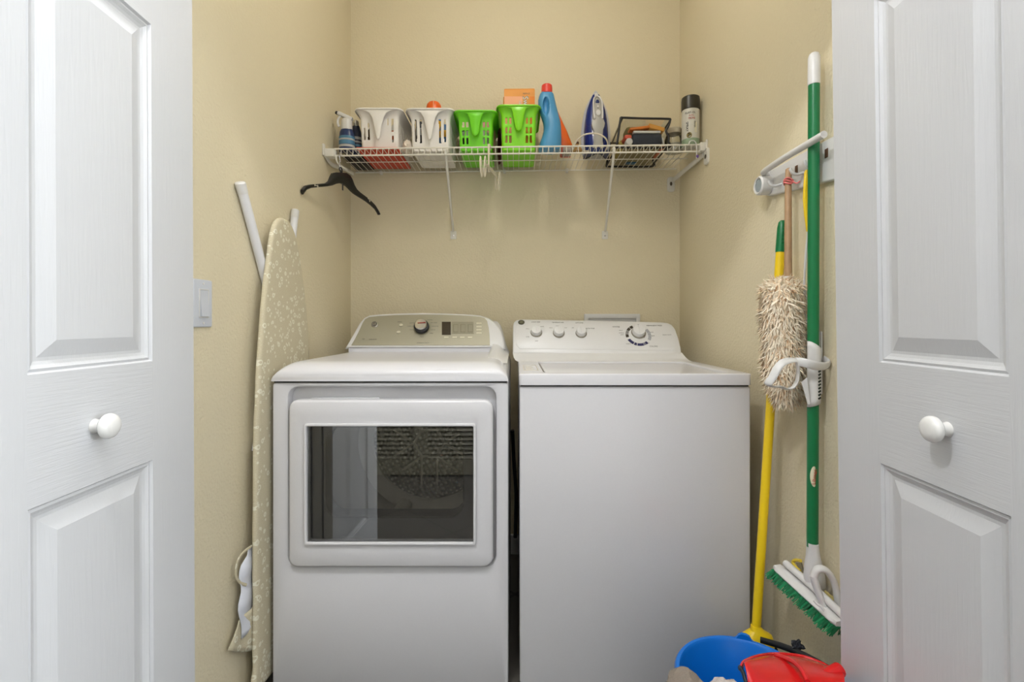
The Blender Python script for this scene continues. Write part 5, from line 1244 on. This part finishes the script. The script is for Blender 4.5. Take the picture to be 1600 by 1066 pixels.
# ================================================================== BUCKET, RAGS, DUSTPAN
bx, by, br, bz = .520, 1.085, .150, .272
t = thing('bucket', 'blue plastic bucket on the floor in front of the washer at the right', 'bucket', (bx, by, 0))
M_blu = mat('bucket_blue', (6,112,208), .3)
b = NB(); lathe(b, [(.001,.002),(.105,.002),(.112,.0),(.118,.006),(br-.008,bz-.012),(br-.008,bz-.010),(br+.004,bz-.012),(br+.005,bz-.006),(br+.001,bz),(br-.006,bz),(br-.0105,bz-.006),(.113,.010),(.001,.006)], (bx,by,0), n=72, cap=False); obj('shell', b, M_blu, t, ang=50)
a = math.radians(67); c = Vector((bx+math.cos(a)*(br-.001), by+math.sin(a)*(br-.001), bz))
b = NB(); o = [( -.026,-.022),(.026,-.022),(.024,-.004),(.017,.002),(.012,.010),(.004,.013),(-.006,.013),(-.013,.009),(-.018,.001),(-.025,-.004)]
tg = Vector((-math.sin(a),math.cos(a),0)); rd = Vector((math.cos(a),math.sin(a),0))
loft(b, [[c+tg*(-u)+Vector((0,0,v))-rd*.005 for u,v in o], [c+tg*(-u)+Vector((0,0,v))+rd*.004 for u,v in o]]); obj('handle_lug', b, M_blu, t, label='blue lug for the handle')
# black handle lying along the far right of the rim
b = NB(); pts = smooth_path([P(1188,1000,1.235),P(1200,1003.5,1.225),P(1222,1010,1.20),P(1245,1019,1.17),P(1270,1031,1.14),P(1293,1044,1.115),P(1316,1058,1.09)],4)
tube(b, pts, .0078, 10, flat=(1,.8)); obj('handle', b, mat('rubber_black', (24,24,26), .45), t, label='black handle resting on the rim')
crumple('grey_rag', 'grey brown terry rag draped over the left rim of the bucket', 'rag', (.362,1.005,bz+.006), .052, .060, .052, mat('terry_taupe', (150,138,126), .95, bump=1.0, bscale=420, var=.3), 21, .3, rest=False)
crumple('white_rag', 'off-white rag heaped in the bucket beside the red dustpan', 'rag', (.430,.970,bz+.020), .042, .046, .056, mat('terry_white', (212,202,196), .95, bump=1.0, bscale=420, var=.2), 33, .3, rest=False)
crumple('black_fluff', 'tuft of black fluff caught behind the bucket handle', 'fluff', (.686,1.176,bz+.014), .012, .010, .012, mat('fluff_black', (34,36,42), .95, bump=1, bscale=300), 44, .6)
# dustpan: hooded red scoop lying face down in the bucket
t = thing('dustpan', 'shiny red dustpan with a black rubber lip lying in the bucket', 'dustpan', (.58, .97, .30))
M_red = mat('dustpan_red', (206,24,26), .22)
b = NB(); rows = []
NU, NV = 26, 12
EU = [P(1158,1045,.92), P(1163,1036,.94), P(1180,1028,.985), P(1205,1023.5,1.03), P(1232,1024,1.05), P(1258,1028,1.05), P(1284,1038,1.03), P(1303,1050,1.0), P(1316,1060,.97)]
EL = [P(1170,1082,.86), P(1180,1090,.85), P(1195,1105,.84), P(1215,1115,.83), P(1240,1120,.83), P(1262,1118,.83), P(1288,1112,.84), P(1305,1105,.85), P(1322,1100,.86)]
EU = smooth_path(EU,4); EL = smooth_path(EL,4)
for p, q in zip(EU, EL):
    row = []
    for k in range(NV+1):
        v = k/NV; s_ = p.lerp(q, v); s_.z += .030*math.sin(PI*v)*1.0; row.append(b.verts.new(s_))
    rows.append(row)
for A_, B_ in zip(rows, rows[1:]):
    for k in range(NV): b.faces.new((A_[k],A_[k+1],B_[k+1],B_[k]))
pn_ = obj('pan', b, M_red, t, ang=70); solid(pn_, .0025, -1)
b = NB(); tube(b, [EU[0]+Vector((-.003,0,.001)), EU[0].lerp(EL[0],.3)+Vector((-.004,0,.012)), EU[0].lerp(EL[0],.6)+Vector((-.004,0,.016)), EL[0]], .005, 8, flat=(1,.6)); obj('rubber_lip', b, mat('rubber_black', (24,24,26), .45), t, label='black rubber lip')
b = NB(); tube(b, smooth_path([p+Vector((0,-.0,.001)) for p in EU[::4]],4), .0038, 8); obj('rolled_edge', b, M_red, t)
b = NB(); pts = smooth_path([P(1212,1034,1.0)+Vector((0,0,.014)), P(1236,1040,.95)+Vector((0,0,.010)), P(1252,1054,.91)+Vector((0,0,.010)), P(1262,1074,.88)+Vector((0,0,.010))],5); tube(b, pts, .0045, 8); obj('moulded_rib', b, M_red, pn_)
b = NB(); tube(b, smooth_path([P(1276,1066,.93),P(1290,1058,.93),P(1302,1052,.935),P(1313,1046,.94)],5), [.010,.010,.010,.010,.010,.011,.012,.012,.013,.013,.013,.013,.013,.013,.013,.012], 14); obj('handle', b, M_red, t, label='red handle')
